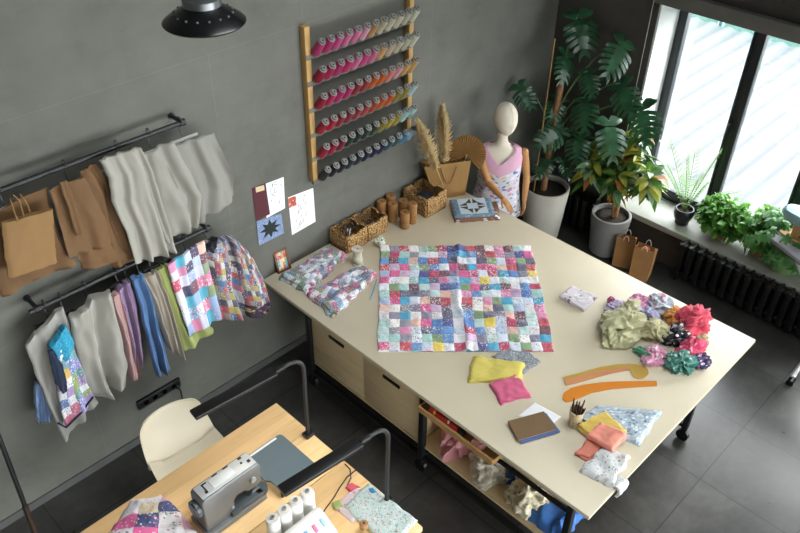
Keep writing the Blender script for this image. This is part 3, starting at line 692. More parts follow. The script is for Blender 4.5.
s = thing('twine_spool', 'pale twine spool standing in front of the first woven basket', 'spool', (3.073, 3.40, TT))
mb = MB(); mb.lathe([(0, .001), (.042, .001), (.042, .012), (.018, .012), (.018, .125), (.04, .125), (.04, .135), (.012, .135), (.012, .12), (0, .12)], (3.073, 3.40, TT), 24); mb.build('core', M('ivory_core', '#c7bfae', .6), s)
mb = MB(); mb.lathe([(.019, .013)]+[(.034+.004*math.sin(i*.35)+.0015*(i % 2), .014+i*.0055) for i in range(20)]+[(.019, .1235)], (3.073, 3.40, TT), 24); mb.build('twine', M('pale_twine', '#bdb7a2', .85, .15, 30, .5, 120), s)
# kraft bag with pampas and palm fan
bagc = Vector((4.245, 3.575, TT)); ax = Vector((.88, -.475, 0)); an = Vector((.475, .88, 0))
bg_ = thing('kraft_bag', 'large kraft paper bag with string handles standing on the table by the wall', 'bag', bagc)
def openbag(mb, c, ax, an, w, d, h, flare=.1, sag=0, th=.003, fl2=None):
    fl2 = flare if fl2 is None else fl2
    def ring(z, k):
        return [c+ax*(sx*w/2*(1+(flare if sx > 0 else fl2)*z/h)*k)+an*(sy*d/2*(1-.2*z/h)*k)+Vector((0,0,z)) for sx, sy in ((-1,-1),(1,-1),(1,0),(1,1),(-1,1),(-1,0))]
    zs = [.001, h*.33, h*.66, h]
    def mk(k, inset):
        rr = []
        for z in zs:
            r = ring(z, k)
            g = ax*(w*.10*(z/h)); r[2] = r[2]-g*1; r[5] = r[5]+g*1
            if z == h and sag: r[0].z -= sag; r[1].z -= sag*.6
            rr.append([mb.bm.verts.new(p+Vector((0, 0, inset))) for p in r])
        return rr
    o_, i_ = mk(1, 0), mk(.985, .002)
    for R_ in (o_, i_):
        for j in range(3):
            for k in range(6): mb.face([R_[j][k], R_[j][(k+1)%6], R_[j+1][(k+1)%6], R_[j+1][k]])
        mb.face(R_[0])
    for k in range(6): mb.face([o_[3][k], o_[3][(k+1)%6], i_[3][(k+1)%6], i_[3][k]])
mb = MB(); openbag(mb, bagc, ax, an, .25, .12, .31, .30, 0, .003, .85); mb.build('bag_body', M('kraft_bag_brown', '#94703f', .8, .08, 5, .2, 60), bg_, .3)
for sgn in (-1,):
    mb = MB(); f0 = bagc+an*(-.05-.014)-ax*.03; pts = []
    for i in range(13):
        a = i/12; pts.append(f0+ax*((a-.5)*.13)+Vector((0,0,.285-.14*math.sin(PI*a)))-an*.012*math.sin(PI*a))
    mb.tube(pts, .005, 6); mb.build('string_handle', M('brown_cord', '#7d5a33', .8), bg_)
pamp = M('pampas_plume', '#ecd8ac', .9, .1, 30, trans=.45)
def plume(p0, p1, r, seed, lab):
    o = thing('pampas_stalk', lab, 'dried grass', p0, 'dried grasses in the kraft bag')
    p0, p1 = Vector(p0), Vector(p1); mid = p0*.55+p1*.45
    mb = MB(); mb.tube([p0, p0*.6+p1*.4, p1], [.004, .004, .002], 6); mb.build('stem', M('straw_stem', '#b79a66', .8), o)
    rr = random.Random(seed); mb = MB(); d = (p1-p0).normalized(); B = basis(d)
    for i in range(900):
        t_ = rr.random()**.8; a = rr.random()*2*PI; env = r*(.25+.85*math.sin(PI*min(1, .18+.80*t_)))*(1 if t_ < .8 else 1.9-t_*1.1)
        base = p0*(1-(.30+.66*t_))+p1*(.30+.66*t_)
        rad = B @ Vector((math.cos(a), math.sin(a), 0)); tip = base+rad*env*(.35+.75*rr.random())+d*(.03+.05*rr.random())+Vector((0,0,-.03*rr.random()))
        s_ = B @ Vector((-math.sin(a), math.cos(a), 0))*.0026; md = base*.5+tip*.5+rad*.010
        v = [mb.bm.verts.new(p) for p in (base-s_*.5, base+s_*.5, md+s_, tip, md-s_)]; mb.face(v)
    mb.build('plume', pamp, o, None); return o
plume((4.17, 3.56, .90), (3.83, 3.55, 1.62), .075, 1, 'leaning pampas plume in the kraft bag nearest the thread rack')
plume((4.21, 3.57, .90), (4.17, 3.62, 1.60), .075, 2, 'upright pampas plume in the kraft bag nearest the palm fan')
fc = Vector((4.40, 3.53, 1.18)); fo = thing('palm_fan', 'pleated dried palm fan leaf behind the kraft bag', 'dried leaf', (4.30, 3.50, TT+.01), 'dried grasses in the kraft bag')
fn = Vector((-.70, -.45, .5)).normalized(); fx = Vector((0,0,1)).cross(fn).normalized(); fy = fn.cross(fx)
mb = MB(); n = 64; ctr = fc-fy*.05; ring = []; c0 = []
for i in range(n+1):
    a = -PI*.25+i/n*PI*1.5; rr_ = .15*(1+.03*(i % 2)); zz = .016*(1 if i % 2 else -1)
    ring.append(mb.bm.verts.new(ctr+(fx*math.cos(a)+fy*math.sin(a))*rr_+fn*zz)); c0.append(mb.bm.verts.new(ctr+(fx*math.cos(a)+fy*math.sin(a))*.004+fn*zz*.05))
for i in range(n): mb.face([c0[i], c0[i+1], ring[i+1], ring[i]])
mb.build('fan_blade', M('dried_palm', '#a57d49', .8, .12, 12), fo, .2)
mb = MB(); mb.tube([ctr, (4.33, 3.52, .95), (4.30, 3.50, TT+.012)], [.006, .006, .005], 8); mb.build('stem', M('straw_stem', '#b79a66', .8), fo)
# quilted star pad and cloth under it
P_ = [T(449, 204), T(490, 201.5), T(495, 219), T(454, 221)]
cloth('folded_fabric', [(450, 205.5), (498, 203), (500, 220), (455, 223)], .012, M_print('umber_print', '#7d5c48', ['#d9d9dd', '#b06a3c', '#c7c2c9'], 7, .45), 'brown and white fabric folded beneath the star pad', 2, .005, 14, 91)
pc = sum(P_, Vector())/4
sp = thing('star_pad', 'pale blue quilted pad with a dark star on the table by the mannequin', 'quilted pad', (pc.x, pc.y, TT+.027))
mb = MB(); laid(mb, P_, TT+.026, .022, .002, 20, 95, 24, 24, .001, .1); mb.build('pad', M_print('pad_blue', '#6f8698', ['#8ea3b2', '#5c7488'], 14, .4), sp, 1.5)
def sq(a, b): 
    p = (P_[0]*(1-a)+P_[1]*a)*(1-b)+(P_[3]*(1-a)+P_[2]*a)*b; return (p.x, p.y)
mb = MB(); mb.prism([sq(.17,.06), sq(.84,.06), sq(.84,.94), sq(.17,.94)], TT+.0497, TT+.0515); mb.build('panel', M_print('panel_pale', '#b9c6d0', ['#d5dde2', '#a3b4c4'], 9, .5), sp)
mb = MB(); u0, v0, du, dv = .505, .5, .34, .44
def sp_(x, y): return sq(u0+x*du, v0+y*dv)
for k in range(4):
    c_, s_ = (1,0,-1,0)[k], (0,1,0,-1)[k]
    def r2(x, y): return sp_(x*c_-y*s_, x*s_+y*c_)
    mb.prism([r2(.36, .04), r2(.95, .10), r2(.40, .46)], TT+.0518, TT+.0524); mb.prism([r2(.36, -.04), r2(.95, -.10), r2(.40, -.46)], TT+.0518, TT+.0524)
mb.build('star', M('star_brown', '#463c2a', .8), sp)
# ------------------------------------------------------------------ mannequin
MC_ = Vector((4.70, 3.42, 0)); mx = Vector((.62, -.785, 0)); mf = Vector((-.785, -.62, 0))
mq = thing('mannequin', 'dress form with cream cloth head, wooden arms and a pink yoked floral top', 'mannequin', MC_)
def loop(mb, secs, seg=40, mi=None, mis=None, cap=True):
    rings = []
    for (z, hw, hd, ox, oy) in secs:
        rings.append([mb.bm.verts.new(MC_+mx*(ox+hw*math.cos(k*2*PI/seg))+mf*(oy+hd*math.sin(k*2*PI/seg))+Vector((0,0,z))) for k in range(seg)])
    for i in range(len(rings)-1):
        for k in range(seg):
            q = mis(i, k) if mis else mi
            mb.face([rings[i][k], rings[i][(k+1)%seg], rings[i+1][(k+1)%seg], rings[i+1][k]],
                    [(k/seg, i/len(rings)), ((k+1)/seg, i/len(rings)), ((k+1)/seg, (i+1)/len(rings)), (k/seg, (i+1)/len(rings))], q)
    if cap: mb.face(rings[0][::-1], None, 0); mb.face(rings[-1], None, 0)
tors = [(.60,.16,.11,0,0),(.68,.155,.105,0,0),(.76,.14,.10,0,0),(.85,.148,.115,0,.01),(.93,.16,.125,0,.015),(1.00,.165,.118,0,.01),(1.06,.172,.095,0,0),(1.10,.165,.075,0,-.005),(1.125,.13,.062,0,-.005),(1.145,.075,.055,0,0),(1.17,.05,.05,0,.005),(1.21,.043,.045,0,.012),(1.27,.043,.045,0,.02)]
mb = MB(); loop(mb, tors); mb.build('torso', cream_m, mq, 1.2)
# head: egg with the chin towards the front
mb = MB(); hcz = 1.385; seg, rg = 36, 22; H = []
hd = (mf*.85+mx*.50).normalized(); hs_ = Vector((-hd.y, hd.x, 0)).normalized()
def headp(th, ph):
    z = math.cos(th); s_ = math.sin(th); f, r_ = s_*math.cos(ph), s_*math.sin(ph)
    low = max(0, -z); wd_ = .092*(1-.32*low**1.5); dp = .112*(1-.22*low**1.5)
    chin = .028*low**1.4
    brow = -.006*math.exp(-((z-.12)/.14)**2)*max(0, f)
    nose = .012*math.exp(-((z+.10)/.17)**2)*math.exp(-(r_/.16)**2)*(f > 0)
    return MC_+Vector((0, 0, hcz+.135*z))+hd*(f*dp+chin+brow+nose+.02)+hs_*(r_*wd_)
top = mb.bm.verts.new(headp(0, 0)); bot = mb.bm.verts.new(headp(PI, 0))
for i in range(1, rg): H.append([mb.bm.verts.new(headp(PI*i/rg, 2*PI*k/seg)) for k in range(seg)])
for k in range(seg):
    mb.face([top, H[0][k], H[0][(k+1)%seg]]); mb.face([bot, H[-1][(k+1)%seg], H[-1][k]])
    for i in range(rg-2): mb.face([H[i][k], H[i+1][k], H[i+1][(k+1)%seg], H[i][(k+1)%seg]])
hb = mb.build('head', cream_m, mq, None)
mb = MB(); mb.tube([headp(.001+PI*.75*i/20, 0)+hd*.0005+Vector((0,0,.001)) for i in range(21)], .0012, 5); mb.build('seam', M('seam_cream', '#b5a890', .9), hb)
# top: floral body, pink yoke with a V
flo = M_print('floral_top', '#cfcfdb', ['#c8557f','#4f86b8','#e7c24d','#5f8a72','#e9e6ee','#9b86b8','#d98aa5'], 24, .42, frac=.85)
pinky = M_cloth('pink_yoke', '#d7a0b8')
gar = [(.50,.215,.165,0,.0),(.58,.205,.155,0,.005),(.68,.19,.138,0,.005),(.77,.175,.126,0,.008),(.85,.172,.132,0,.012),(.93,.176,.138,0,.016),(.985,.178,.132,0,.012),(1.03,.18,.12,0,.006),(1.07,.18,.103,0,0),(1.107,.17,.084,0,-.004),(1.132,.135,.07,0,-.004),(1.148,.098,.064,0,0)]
mb = MB()
def gm(i, k):
    z = gar[i][0]; a = k*2*PI/40; return 1 if z > .96+.05*abs(math.cos(a)) - .03 else 0
def gprof(z):
    for (a, b) in zip(gar, gar[1:]):
        if z <= b[0]:
            f = max(0, (z-a[0])/(b[0]-a[0])); return [a[i]*(1-f)+b[i]*f for i in range(5)]
    return gar[-1]
rings = []
for j in range(33):
    t_ = j/32; ring = []
    for k in range(56):
        a = k*2*PI/56; front = max(0, math.sin(a)); xx = abs(math.cos(a))*.13
        ztop = 1.148-(.125-xx*1.05)*(front > .05)*min(1, front*2.2) if xx < .119 else 1.148
        z = gar[0][0]+(ztop-gar[0][0])*t_; q_ = gprof(z)
        ring.append(mb.bm.verts.new(MC_+mx*(q_[3]+q_[1]*math.cos(a))+mf*(q_[4]+q_[2]*math.sin(a)+.006*math.sin(a*9)*(1-t_)**2)+Vector((0,0,z))))
    rings.append(ring)
for j in range(32):
    for k in range(56): mb.face([rings[j][k], rings[j][(k+1)%56], rings[j+1][(k+1)%56], rings[j+1][k]], [(k/56, j/32), ((k+1)/56, j/32), ((k+1)/56, (j+1)/32), (k/56, (j+1)/32)])
nf = flo.node_tree; tcn = nf.nodes.new('ShaderNodeTexCoord'); sxn = nf.nodes.new('ShaderNodeSeparateXYZ'); nf.links.new(tcn.outputs['Object'], sxn.inputs[0])
fr_x = nf.nodes.new('ShaderNodeVectorMath'); fr_x.operation = 'DOT_PRODUCT'; nf.links.new(tcn.outputs['Object'], fr_x.inputs[0]); fr_x.inputs[1].default_value = mx
ab = nf.nodes.new('ShaderNodeMath'); ab.operation = 'ABSOLUTE'; nf.links.new(fr_x.outputs['Value'], ab.inputs[0])
ma = nf.nodes.new('ShaderNodeMath'); ma.operation = 'MULTIPLY_ADD'; nf.links.new(ab.outputs[0], ma.inputs[0]); ma.inputs[1].default_value = .35; ma.inputs[2].default_value = .925
gt = nf.nodes.new('ShaderNodeMath'); gt.operation = 'GREATER_THAN'; nf.links.new(sxn.outputs['Z'], gt.inputs[0]); nf.links.new(ma.outputs[0], gt.inputs[1])
pb = nf.nodes['Principled BSDF']; old = pb.inputs['Base Color'].links[0].from_socket; mxn = nf.nodes.new('ShaderNodeMix'); mxn.data_type = 'RGBA'
nf.links.new(gt.outputs[0], mxn.inputs[0]); nf.links.new(old, mxn.inputs[6]); mxn.inputs[7].default_value = hx('#d3a6bb'); nf.links.new(mxn.outputs[2], pb.inputs['Base Color'])
g = mb.build('top', [flo], mq, 1.2); sl = g.modifiers.new('cloth thickness', 'SOLIDIFY'); sl.thickness = .004; sl.offset = 1
mb = MB(); loop(mb, [(.36,.17,.13,0,0),(.5,.17,.125,0,0),(.6,.165,.118,0,0)], 32); mb.build('skirt', M_cloth('black_skirt', '#141416'), mq, 1.2)
mb = MB(); mb.tube([MC_+Vector((0,0,.02)), MC_+Vector((0,0,.37))], .016, 12); mb.lathe([(0,0),(.17,.0),(.17,.015),(.03,.03),(.016,.04)], MC_+Vector((0,0,.001)), 32); mb.build('stand', black, mq)
armm = M_wood('arm_wood', '#b98655', '#93653b', 3, (3, 3, 3), .5)
def W3(x, f, z): return MC_+mx*x+mf*f+Vector((0,0,z))
def arm(sh, el, wr, ha, fd):
    mb = MB(); mb.tube([sh, sh*.5+el*.5, el], [.032, .034, .025], 14); mb.tube([el, el*.5+wr*.5, wr], [.029, .027, .019], 14)
    for p, r_ in ((sh, .037), (el, .031), (wr, .021)):
        mb.lathe([(r_*math.sin(PI*i/10), -r_*math.cos(PI*i/10)) for i in range(11)], p, 16)
    a = mb.build('arm', armm, mq, 1.0)
    d = (ha-wr).normalized(); s_ = d.cross(Vector(fd)).normalized(); u_ = s_.cross(d)
    mb = MB(); B = Matrix((s_, u_, d)).transposed()
    mb.box(wr+d*.045, (.052, .022, .075), B, .009)
    for k, L in enumerate((.052, .062, .058, .046)):
        b0 = wr+d*.08+s_*((k-1.5)*.0135); kn = b0+d*L*.5-u_*.004; mb.tube([b0, kn, kn+d*L*.45-u_*.016, kn+d*L*.5-u_*.02], [.0075, .007, .006, .003], 8)
    b0 = wr+d*.025+s_*.026; mb.tube([b0, b0+d*.03+s_*.018, b0+d*.055+s_*.02-u_*.012], [.009, .008, .005], 8)
    mb.build('hand', armm, a, 1.0)
ELB, WRI, HAN = at_x(488.5, 183, 4.50), at_x(503, 198.5, 4.44), at_z(510, 208, .825)
arm(W3(-.178, .045, 1.075), ELB, WRI, HAN, (0, 0, 1))
arm(W3(.19, 0, 1.085), W3(.235, .0, .85), W3(.235, .06, .66), W3(.235, .08, .57), (.7, -.6, 0))
# ------------------------------------------------------------------ thread rack on the wall
rk = thing('thread_rack', 'pine wall rack holding six rows of coloured thread spools', 'rack', (3.42, WY-.03, 1.40))
for x, z0, z1 in ((2.965, 1.415, 2.50), (3.885, 1.415, 2.62)):
    mb = MB(); mb.box((x, WY-.0275, (z0+z1)/2), (.042, .05, z1-z0), bev=.003); mb.build('post', pine, rk)
rows_z = [2.325, 2.148, 1.965, 1.785, 1.605, 1.428]
pd = Vector((0, -.60, .80))
for z in rows_z:
    mb = MB(); mb.box((3.425, WY-.045, z-.02), (.96, .02, .034), bev=.002); rl = mb.build('rail', M_wood('rail_wood', '#6e675e', '#5c554e', 2, (1, 10, 10), .6), rk)
    mb = MB()
    for k in range(12):
        p = Vector((3.01+k*.0765, WY-.056, z-.012)); mb.tube([p, p+pd*.10], .004, 6)
    mb.build('pegs', pine, rl)
hp_, pk, rs_, tn, bg2 = '#b5316b', '#cf6f95', '#b8285c', '#b08a55', '#b9b193'
cr, br, orr, ru = '#9c0f33', '#8e2a34', '#c05a22', '#a8472e'
ol, mu, gn, bl, tq, nv, te = '#8a7d24', '#a8902c', '#26372f', '#a9c4cc', '#9cc4c0', '#1a2038', '#3d5f55'
spc = [[hp_,hp_,'#c24c80',pk,pk,'#d495a8',tn,bg2,'#bdb79c','#c2bc9f','#b5b19a','#c4c1a8'],
       [cr,rs_,hp_,'#c02868',pk,'#c8447f',pk,'#c49a5f','#c0aa93',bg2,'#b8b59c','#c5c2a9'],
       [cr,rs_,hp_,hp_,br,'#9a3a38',orr,orr,'#d07a6c','#d5919a','#bd9255','#c4974f'],
       ['#a3142f','#b01d38',br,'#8c3540','#9a3a44','#a04040',ru,orr,'#c4562a',ol,'#92822a',bl],
       [cr,'#a5163e','#7d1832',gn,'#22332e','#2c4034','#31402a',ol,mu,'#a3922f',tq,'#a8d0cc'],
       ['#11131d','#12151f','#141a28','#23363a','#1e2c3c',nv,'#20294a','#1d2744','#39586a',te,'#3f7fae','#8fb9cc']]
rown = ['top', 'second', 'third', 'fourth', 'fifth', 'bottom']; ordn = ['first','second','third','fourth','fifth','sixth','seventh','eighth','ninth','tenth','eleventh','last']
def cname(h):
    r, g_, b = [int(h[i:i+2], 16) for i in (1, 3, 5)]; mx_, mn = max(r, g_, b), min(r, g_, b)
    if mx_ < 70: return 'dark green' if g_ >= b and g_ > r else 'navy'
    if mx_-mn < 48 and mx_ > 150 and r >= b: return 'beige'
    if g_ >= b and r >= g_ and g_ > .7*r: return 'mustard' if b < .45*r else 'tan'
    if r > g_ and r > b:
        if b > g_*1.25: return 'pink' if r > 170 else 'crimson'
        if g_ > 70 and b < 75: return 'orange'
        return 'rose' if g_ > 90 else 'brick red'
    return 'pale blue' if mx_ > 150 else 'teal'
core = M('spool_core', '#6f6f6b', .5, .03); hole = M('spool_hole', '#5a5a57', .8)
Bm = basis(pd, (1, 0, 0)).to_4x4()
spool_me = {}
def spool(col):
    mt = M('thread_'+col[1:], hx(col, .72), .55, .1, 40, .35, 500)
    mb = MB(); pr = [(0,0),(.030,0),(.031,.006),(.0305,.015),(.0275,.118),(.0265,.124),(.019,.126),(.0185,.138),(.006,.138),(.0055,.125),(0,.125)]
    ms_ = [1,1,1,0,0,1,1,1,2,2]
    Bq = Bm.copy(); mb.lathe(pr, (0,0,0), 16, Bq, None, ms_)
    return mb.build('thread_spool', [mt, core, hole], None, .6, (0,0,0))
for i, row in enumerate(spc):
    for k, col in enumerate(row):
        o = spool(col); o.location = (3.01+k*.0765, WY-.0605, rows_z[i]-.004); o.rotation_euler = (0, 0, 0)
        tag(o, '%s thread spool, %s from the left in the %s row of the wall rack' % (cname(col), ordn[k], rown[i]), 'thread spool', 'thread spools on the wall rack')
# ------------------------------------------------------------------ papers and socket strip on the wall
def sheet(name, px, mat, lab, cat, d=.0015, th=.0012, parent=None):
    pts = [at_y(u, v, WY-d) for u, v in px]; mb = MB()
    a = [mb.bm.verts.new((p.x, WY-d-th, p.z)) for p in pts]; b_ = [mb.bm.verts.new((p.x, WY-d, p.z)) for p in pts]
    uvq = [(0,1),(1,1),(1,0),(0,0)]
    mb.face(a, uvq); mb.face(b_[::-1], uvq[::-1])
    for i in range(4): mb.face([a[i], a[(i+1)%4], b_[(i+1)%4], b_[i]])
    if parent is None: return solo(name, mb, mat, lab, cat)
    return mb.build(name, mat, parent)
def sketch_lines(mb, px, seed, n=14, d=.0034):
    rr = random.Random(seed); q = [at_y(u, v, WY-d) for u, v in px]
    for k in range(n):
        a, b = .3+.4*rr.random(), .1+.8*rr.random(); pts = []
        da, db = rr.uniform(-.03, .03), rr.uniform(-.08, .08)
        for i in range(6):
            a += da+rr.uniform(-.04, .04); b += db*.4+rr.uniform(-.03, .03); a_, b2 = min(.95, max(.05, a)), min(.95, max(.05, b))
            pts.append((q[0]*(1-a_)+q[1]*a_)*(1-b2)+(q[3]*(1-a_)+q[2]*a_)*b2)
        mb.tube(pts, .0016, 4)
ink = M('ink_grey', '#55555c', .8)
s1 = [(265, 184), (283.5, 177), (285, 208), (266.5, 218)]; s2 = [(288, 197.5), (313, 188), (315.5, 221.5), (292, 235)]
a = sheet('sketch_sheet', s1, white_m, 'white sketch sheet half covered by a maroon swatch on the wall', 'paper', .001); mb = MB(); sketch_lines(mb, s1, 4); mb.build('drawing', ink, a)
b = sheet('sketch_sheet', s2, white_m, 'white sheet with red flower sketch, right of the maroon swatch on wall', 'paper', .001); mb = MB(); sketch_lines(mb, s2, 9); mb.build('drawing', M('brown_ink', '#7a4a44', .8), b)
sheet('swatch', [(288.3, 198.5), (295.5, 195.5), (296.5, 205), (289, 208)], M_print('red_swatch', '#b85a4a', ['#e0b8ac', '#8e3a30'], 5, .4), None, None, .0026, .001, b)
a = sheet('fabric_swatch', [(252, 188), (265.5, 183), (270, 214), (256, 221)], M('maroon', '#4a1c24', .85, .1), 'maroon fabric swatch pinned on the wall beside a sketch', 'fabric', .0036)
sheet('tab', [(255.5, 187.5), (264, 185), (264.5, 190), (256, 192.5)], M('cream_tab', '#c8b48e', .8), None, None, .0052, .001, a)
sq_ = [(256.5, 221.5), (281, 213.5), (284, 233), (259, 245.5)]
a = sheet('star_block', sq_, M_print('blue_block', '#7d8cab', ['#95a3c0', '#6a7898'], 12, .4), 'pale blue quilt block with a dark star pinned on the wall', 'quilt block', .006)
q = [at_y(u, v, WY-.0078) for u, v in sq_]
def bq(x, y): 
    x, y = .5+x*.46, .5+y*.46; p = (q[0]*(1-x)+q[1]*x)*(1-y)+(q[3]*(1-x)+q[2]*x)*y; return p
mb = MB(); star = []
for k in range(16):
    an_ = k*PI/8; r_ = .92 if k % 2 == 0 else .46; star.append(bq(r_*math.cos(an_), r_*math.sin(an_)))
f0 = [mb.bm.verts.new(p-Vector((0,.001,0))) for p in star]; f1 = [mb.bm.verts.new(p) for p in star]; mb.face(f0); mb.face(f1[::-1])
for i in range(16): mb.face([f0[i], f0[(i+1)%16], f1[(i+1)%16], f1[i]])
mb.build('star', M('bottle_green', '#16221f', .85), a)
st = thing('socket_strip', 'black four socket strip fixed low on the concrete wall', 'socket strip', (1.55, WY-.012, .30))
mb = MB(); mb.box((1.55, WY-.012, .335), (.325, .022, .072), bev=.004); mb.build('housing', blackp, st)
for k in range(4):
    mb = MB(); mb.lathe([(.024, 0), (.024, .003), (.020, .003), (.019, -.0), (0, -.0)], (1.445+k*.07, WY-.0235, .335), 20, basis((0,-1,0)).to_4x4()); mb.build('socket', M('socket_black', '#1d1d1f', .3), st)
mb = MB(); mb.tube([(1.68, WY-.03, .325), (1.69, WY-.04, .28), (1.695, WY-.03, .1), (1.70, WY-.03, .012), (1.62, WY-.2, .008)], .006, 8); mb.box((1.68, WY-.036, .33), (.03, .025, .03), bev=.004); solo('power_cable', mb, blackp, 'black power cable hanging from the socket strip down the wall', 'cable')
# ------------------------------------------------------------------ clothes rails
def rail(name, lab, x0, x1, z, d, ends):
    o = thing(name, lab, 'clothes rail', ((x0+x1)/2, WY-d, z))
    mb = MB(); mb.tube([(x0, WY-d, z), (x1, WY-d, z)], .0135, 12); mb.build('bar', black, o)
    for x in ends:
        mb = MB(); mb.tube([(x, WY-.001, z), (x, WY-.012, z)], .02, 16); mb.tube([(x, WY-.012, z), (x, WY-d-.012, z)], .012, 10); mb.tube([(x-.016, WY-d, z), (x+.016, WY-d, z)], .02, 12); mb.build('bracket', black, o)
    return o
RZ1, RZ2, RD1, RD2 = 2.228, 1.505, .11, .13
rail('clothes_rail', 'upper black wall rail carrying paper patterns and muslin bodices', .15, 2.02, RZ1, RD1, (.5, 2.0))
rail('clothes_rail', 'lower black wall rail carrying the coloured garments', .92, 2.06, RZ2, RD2, (.965, 2.04))
def hanger(x, z, d, w, lab, zb, clip=True, col=None):
    o = thing('clip_hanger', lab, 'hanger', (x, WY-d, zb), 'black hangers on the wall rails')
    mb = MB(); pts = []
    for i in range(13):
        a = -.5+i/12*(PI+.9); pts.append((x+.003, WY-d-.020*math.cos(a), z+.004+.020*math.sin(a)))
    pts.append((x, WY-d+.012, z-.03)); pts.append((x, WY-d, zb+.02)); mb.tube(pts, .0028, 6); mb.build('hook', M('dark_hook', '#3a3a3a', .35, .05, metal=.8), o)
    mb = MB(); mb.box((x, WY-d, zb), (w, .012, .016), bev=.003)
    if clip:
        for s in (-1, 1): mb.box((x+s*w*.42, WY-d, zb-.012), (.024, .022, .046), bev=.004)
    mb.build('bar', col or blackp, o); return o
def hung(name, L, Rr, d, mat, lab, cat='garment', **k):
    mb = MB(); drape(mb, [G(u, v, d) for u, v in L], [G(u, v, d) for u, v in Rr], WY-d, **k)
    return solo(name, mb, mat, lab, cat, ang=1.5)
# --- lower rail, from the window end to the corner end
jk_m = M_patch('jacket_patch', 8, 13, ['#8e2f40','#b5b2aa','#35608c','#a8953a','#2d2c4d','#77748f','#b9b4ba','#5f8a84','#97496a','#474258','#8a7f78','#a33b3b'], .75, 5, seed=23)
jk = thing('patchwork_jacket', 'long sleeved patchwork jacket at the window end of the lower rail', 'jacket', at_y(235, 315, WY-.16))
mb = MB(); d = .17; drape(mb, [G(207, 244, d), G(207, 262, d), G(213, 290, d), G(221, 320, d)], [G(232, 235.5, d), G(243, 262, d), G(244, 285, d), G(256, 314, d)], WY-d, 2, .028, .05, 3); mb.build('body', jk_m, jk, 1.5)
mb = MB(); d = .21; drape(mb, [G(229, 237, d), G(236, 258, d), G(241, 282, d), G(246, 305, d)], [G(237, 240, d), G(253, 258, d), G(264, 280, d), G(270, 301, d)], WY-d, 1, .016, .06, 5, 20, 30); mb.build('sleeve', jk_m, jk, 1.5)
mb = MB(); d = .21; drape(mb, [G(246, 305.5, d), G(248, 317, d)], [G(270, 301.5, d), G(268.5, 311, d)], WY-d, 1, .016, .065, 5, 20, 8); mb.build('cuff', M_print('cuff', '#3b3342', ['#b89a55', '#7a5a70'], 5, .4), jk, 1.5)
mb = MB(); d = .20; drape(mb, [G(205, 247, d), G(211, 252, d)], [G(217, 237, d), G(214, 248, d)], WY-d, 1, .01, .04, 7, 12, 8); mb.build('collar', M_cloth('black_navy', '#17171f'), jk, 1.5)
pan_m = M_patch('panel_patch', 5, 7, ['#c73f5f','#8fa6cc','#3aa3bd','#dcd8dc','#c97fa3','#23264f','#e6b7a6','#7c8f6a','#cfcfe0','#6b3343','#b8c6d9','#d87a9c'], .55, 5, seed=31)
hung('patchwork_skirt', [(167, 265), (172, 285), (180, 310), (189.5, 337)], [(203.5, 240), (208.5, 262), (214, 288), (220.5, 317)], .20, pan_m, 'bright patchwork skirt hanging flat in front of the lime fabric on the lower rail', 'skirt', folds=2, amp=.012, th=.018, seed=2)
hung('fabric_length', [(156, 270), (164, 292), (173, 318), (184, 351.5)], [(168, 263), (181, 285), (194, 312), (214, 329)], .165, M_cloth('lime', '#929b5c'), 'lime green fabric hanging behind the patchwork skirt', 'fabric', folds=2, amp=.014, th=.03, seed=4)
hung('fabric_length', [(140, 278), (149, 298), (158, 322), (168.5, 349)], [(157, 270), (165, 290), (174, 318), (184.5, 359)], .175, M_cloth('beige', '#938a7d'), 'beige fabric hanging between the blue and lime ones', 'fabric', folds=2.4, amp=.02, th=.04, seed=6)
hung('fabric_length', [(131, 279), (138, 305), (145, 335), (155, 374)], [(143, 274), (152, 296), (160, 330), (171, 369)], .185, M_cloth('cornflower', '#4a6c96'), 'cornflower blue fabric hanging next to the beige one', 'fabric', folds=1.6, amp=.03, th=.05, seed=8)
hung('fabric_length', [(116, 290), (122, 312), (128, 336), (133, 364)], [(130, 280), (136, 306), (141, 334), (143.5, 362)], .17, M_cloth('mauve', '#87708f'), 'mauve fabric hanging between the pink and blue ones', 'fabric', folds=1.4, amp=.03, th=.05, seed=9)
hung('fabric_length', [(106, 297), (112, 318), (120, 346), (126, 378)], [(118, 292), (126, 318), (134, 348), (141, 376)], .19, M_cloth('rose_beige', '#9c7b79'), 'dusty rose fabric hanging beside the silver satin', 'fabric', folds=1.5, amp=.03, th=.045, seed=10)
satin = M('silver_satin', '#8f8d84', .28, .06, 3, .05, 20, sheen=.4)
hung('satin_skirt', [(69, 318), (73, 340), (79, 366), (85, 397), (99, 398)], [(108, 288), (113, 312), (120, 340), (125, 362), (122, 383)], .20, satin, 'silver satin skirt draped from the lower rail', 'skirt', folds=1.4, amp=.05, th=.05, seed=12, nu=40)
hung('white_garment', [(24, 345), (34, 372), (46, 402), (63, 440)], [(62, 306), (72, 335), (82, 372), (97, 401)], .17, M_cloth('dull_white', '#918f89'), 'dull white garment behind the turquoise yoked vest on the lower rail', 'garment', folds=2, amp=.02, th=.03, seed=14)
vs = thing('patchwork_vest', 'patchwork vest with turquoise yoke and dark armhole on the lower rail', 'vest', at_y(75, 425, WY-.22))
ves_m = M_patch('vest_patch', 4, 8, ['#8a86c2','#c9a53a','#d7d6dd','#5a8a8f','#c2637d','#7f9a4a','#e0dfe6','#9a7fb5','#4a6fa8','#b8b4cf'], .9, 5, seed=41)
turq = M_print('turquoise_yoke', '#2f87a5', ['#4fa6c0', '#1f6c8c'], 20, .4)
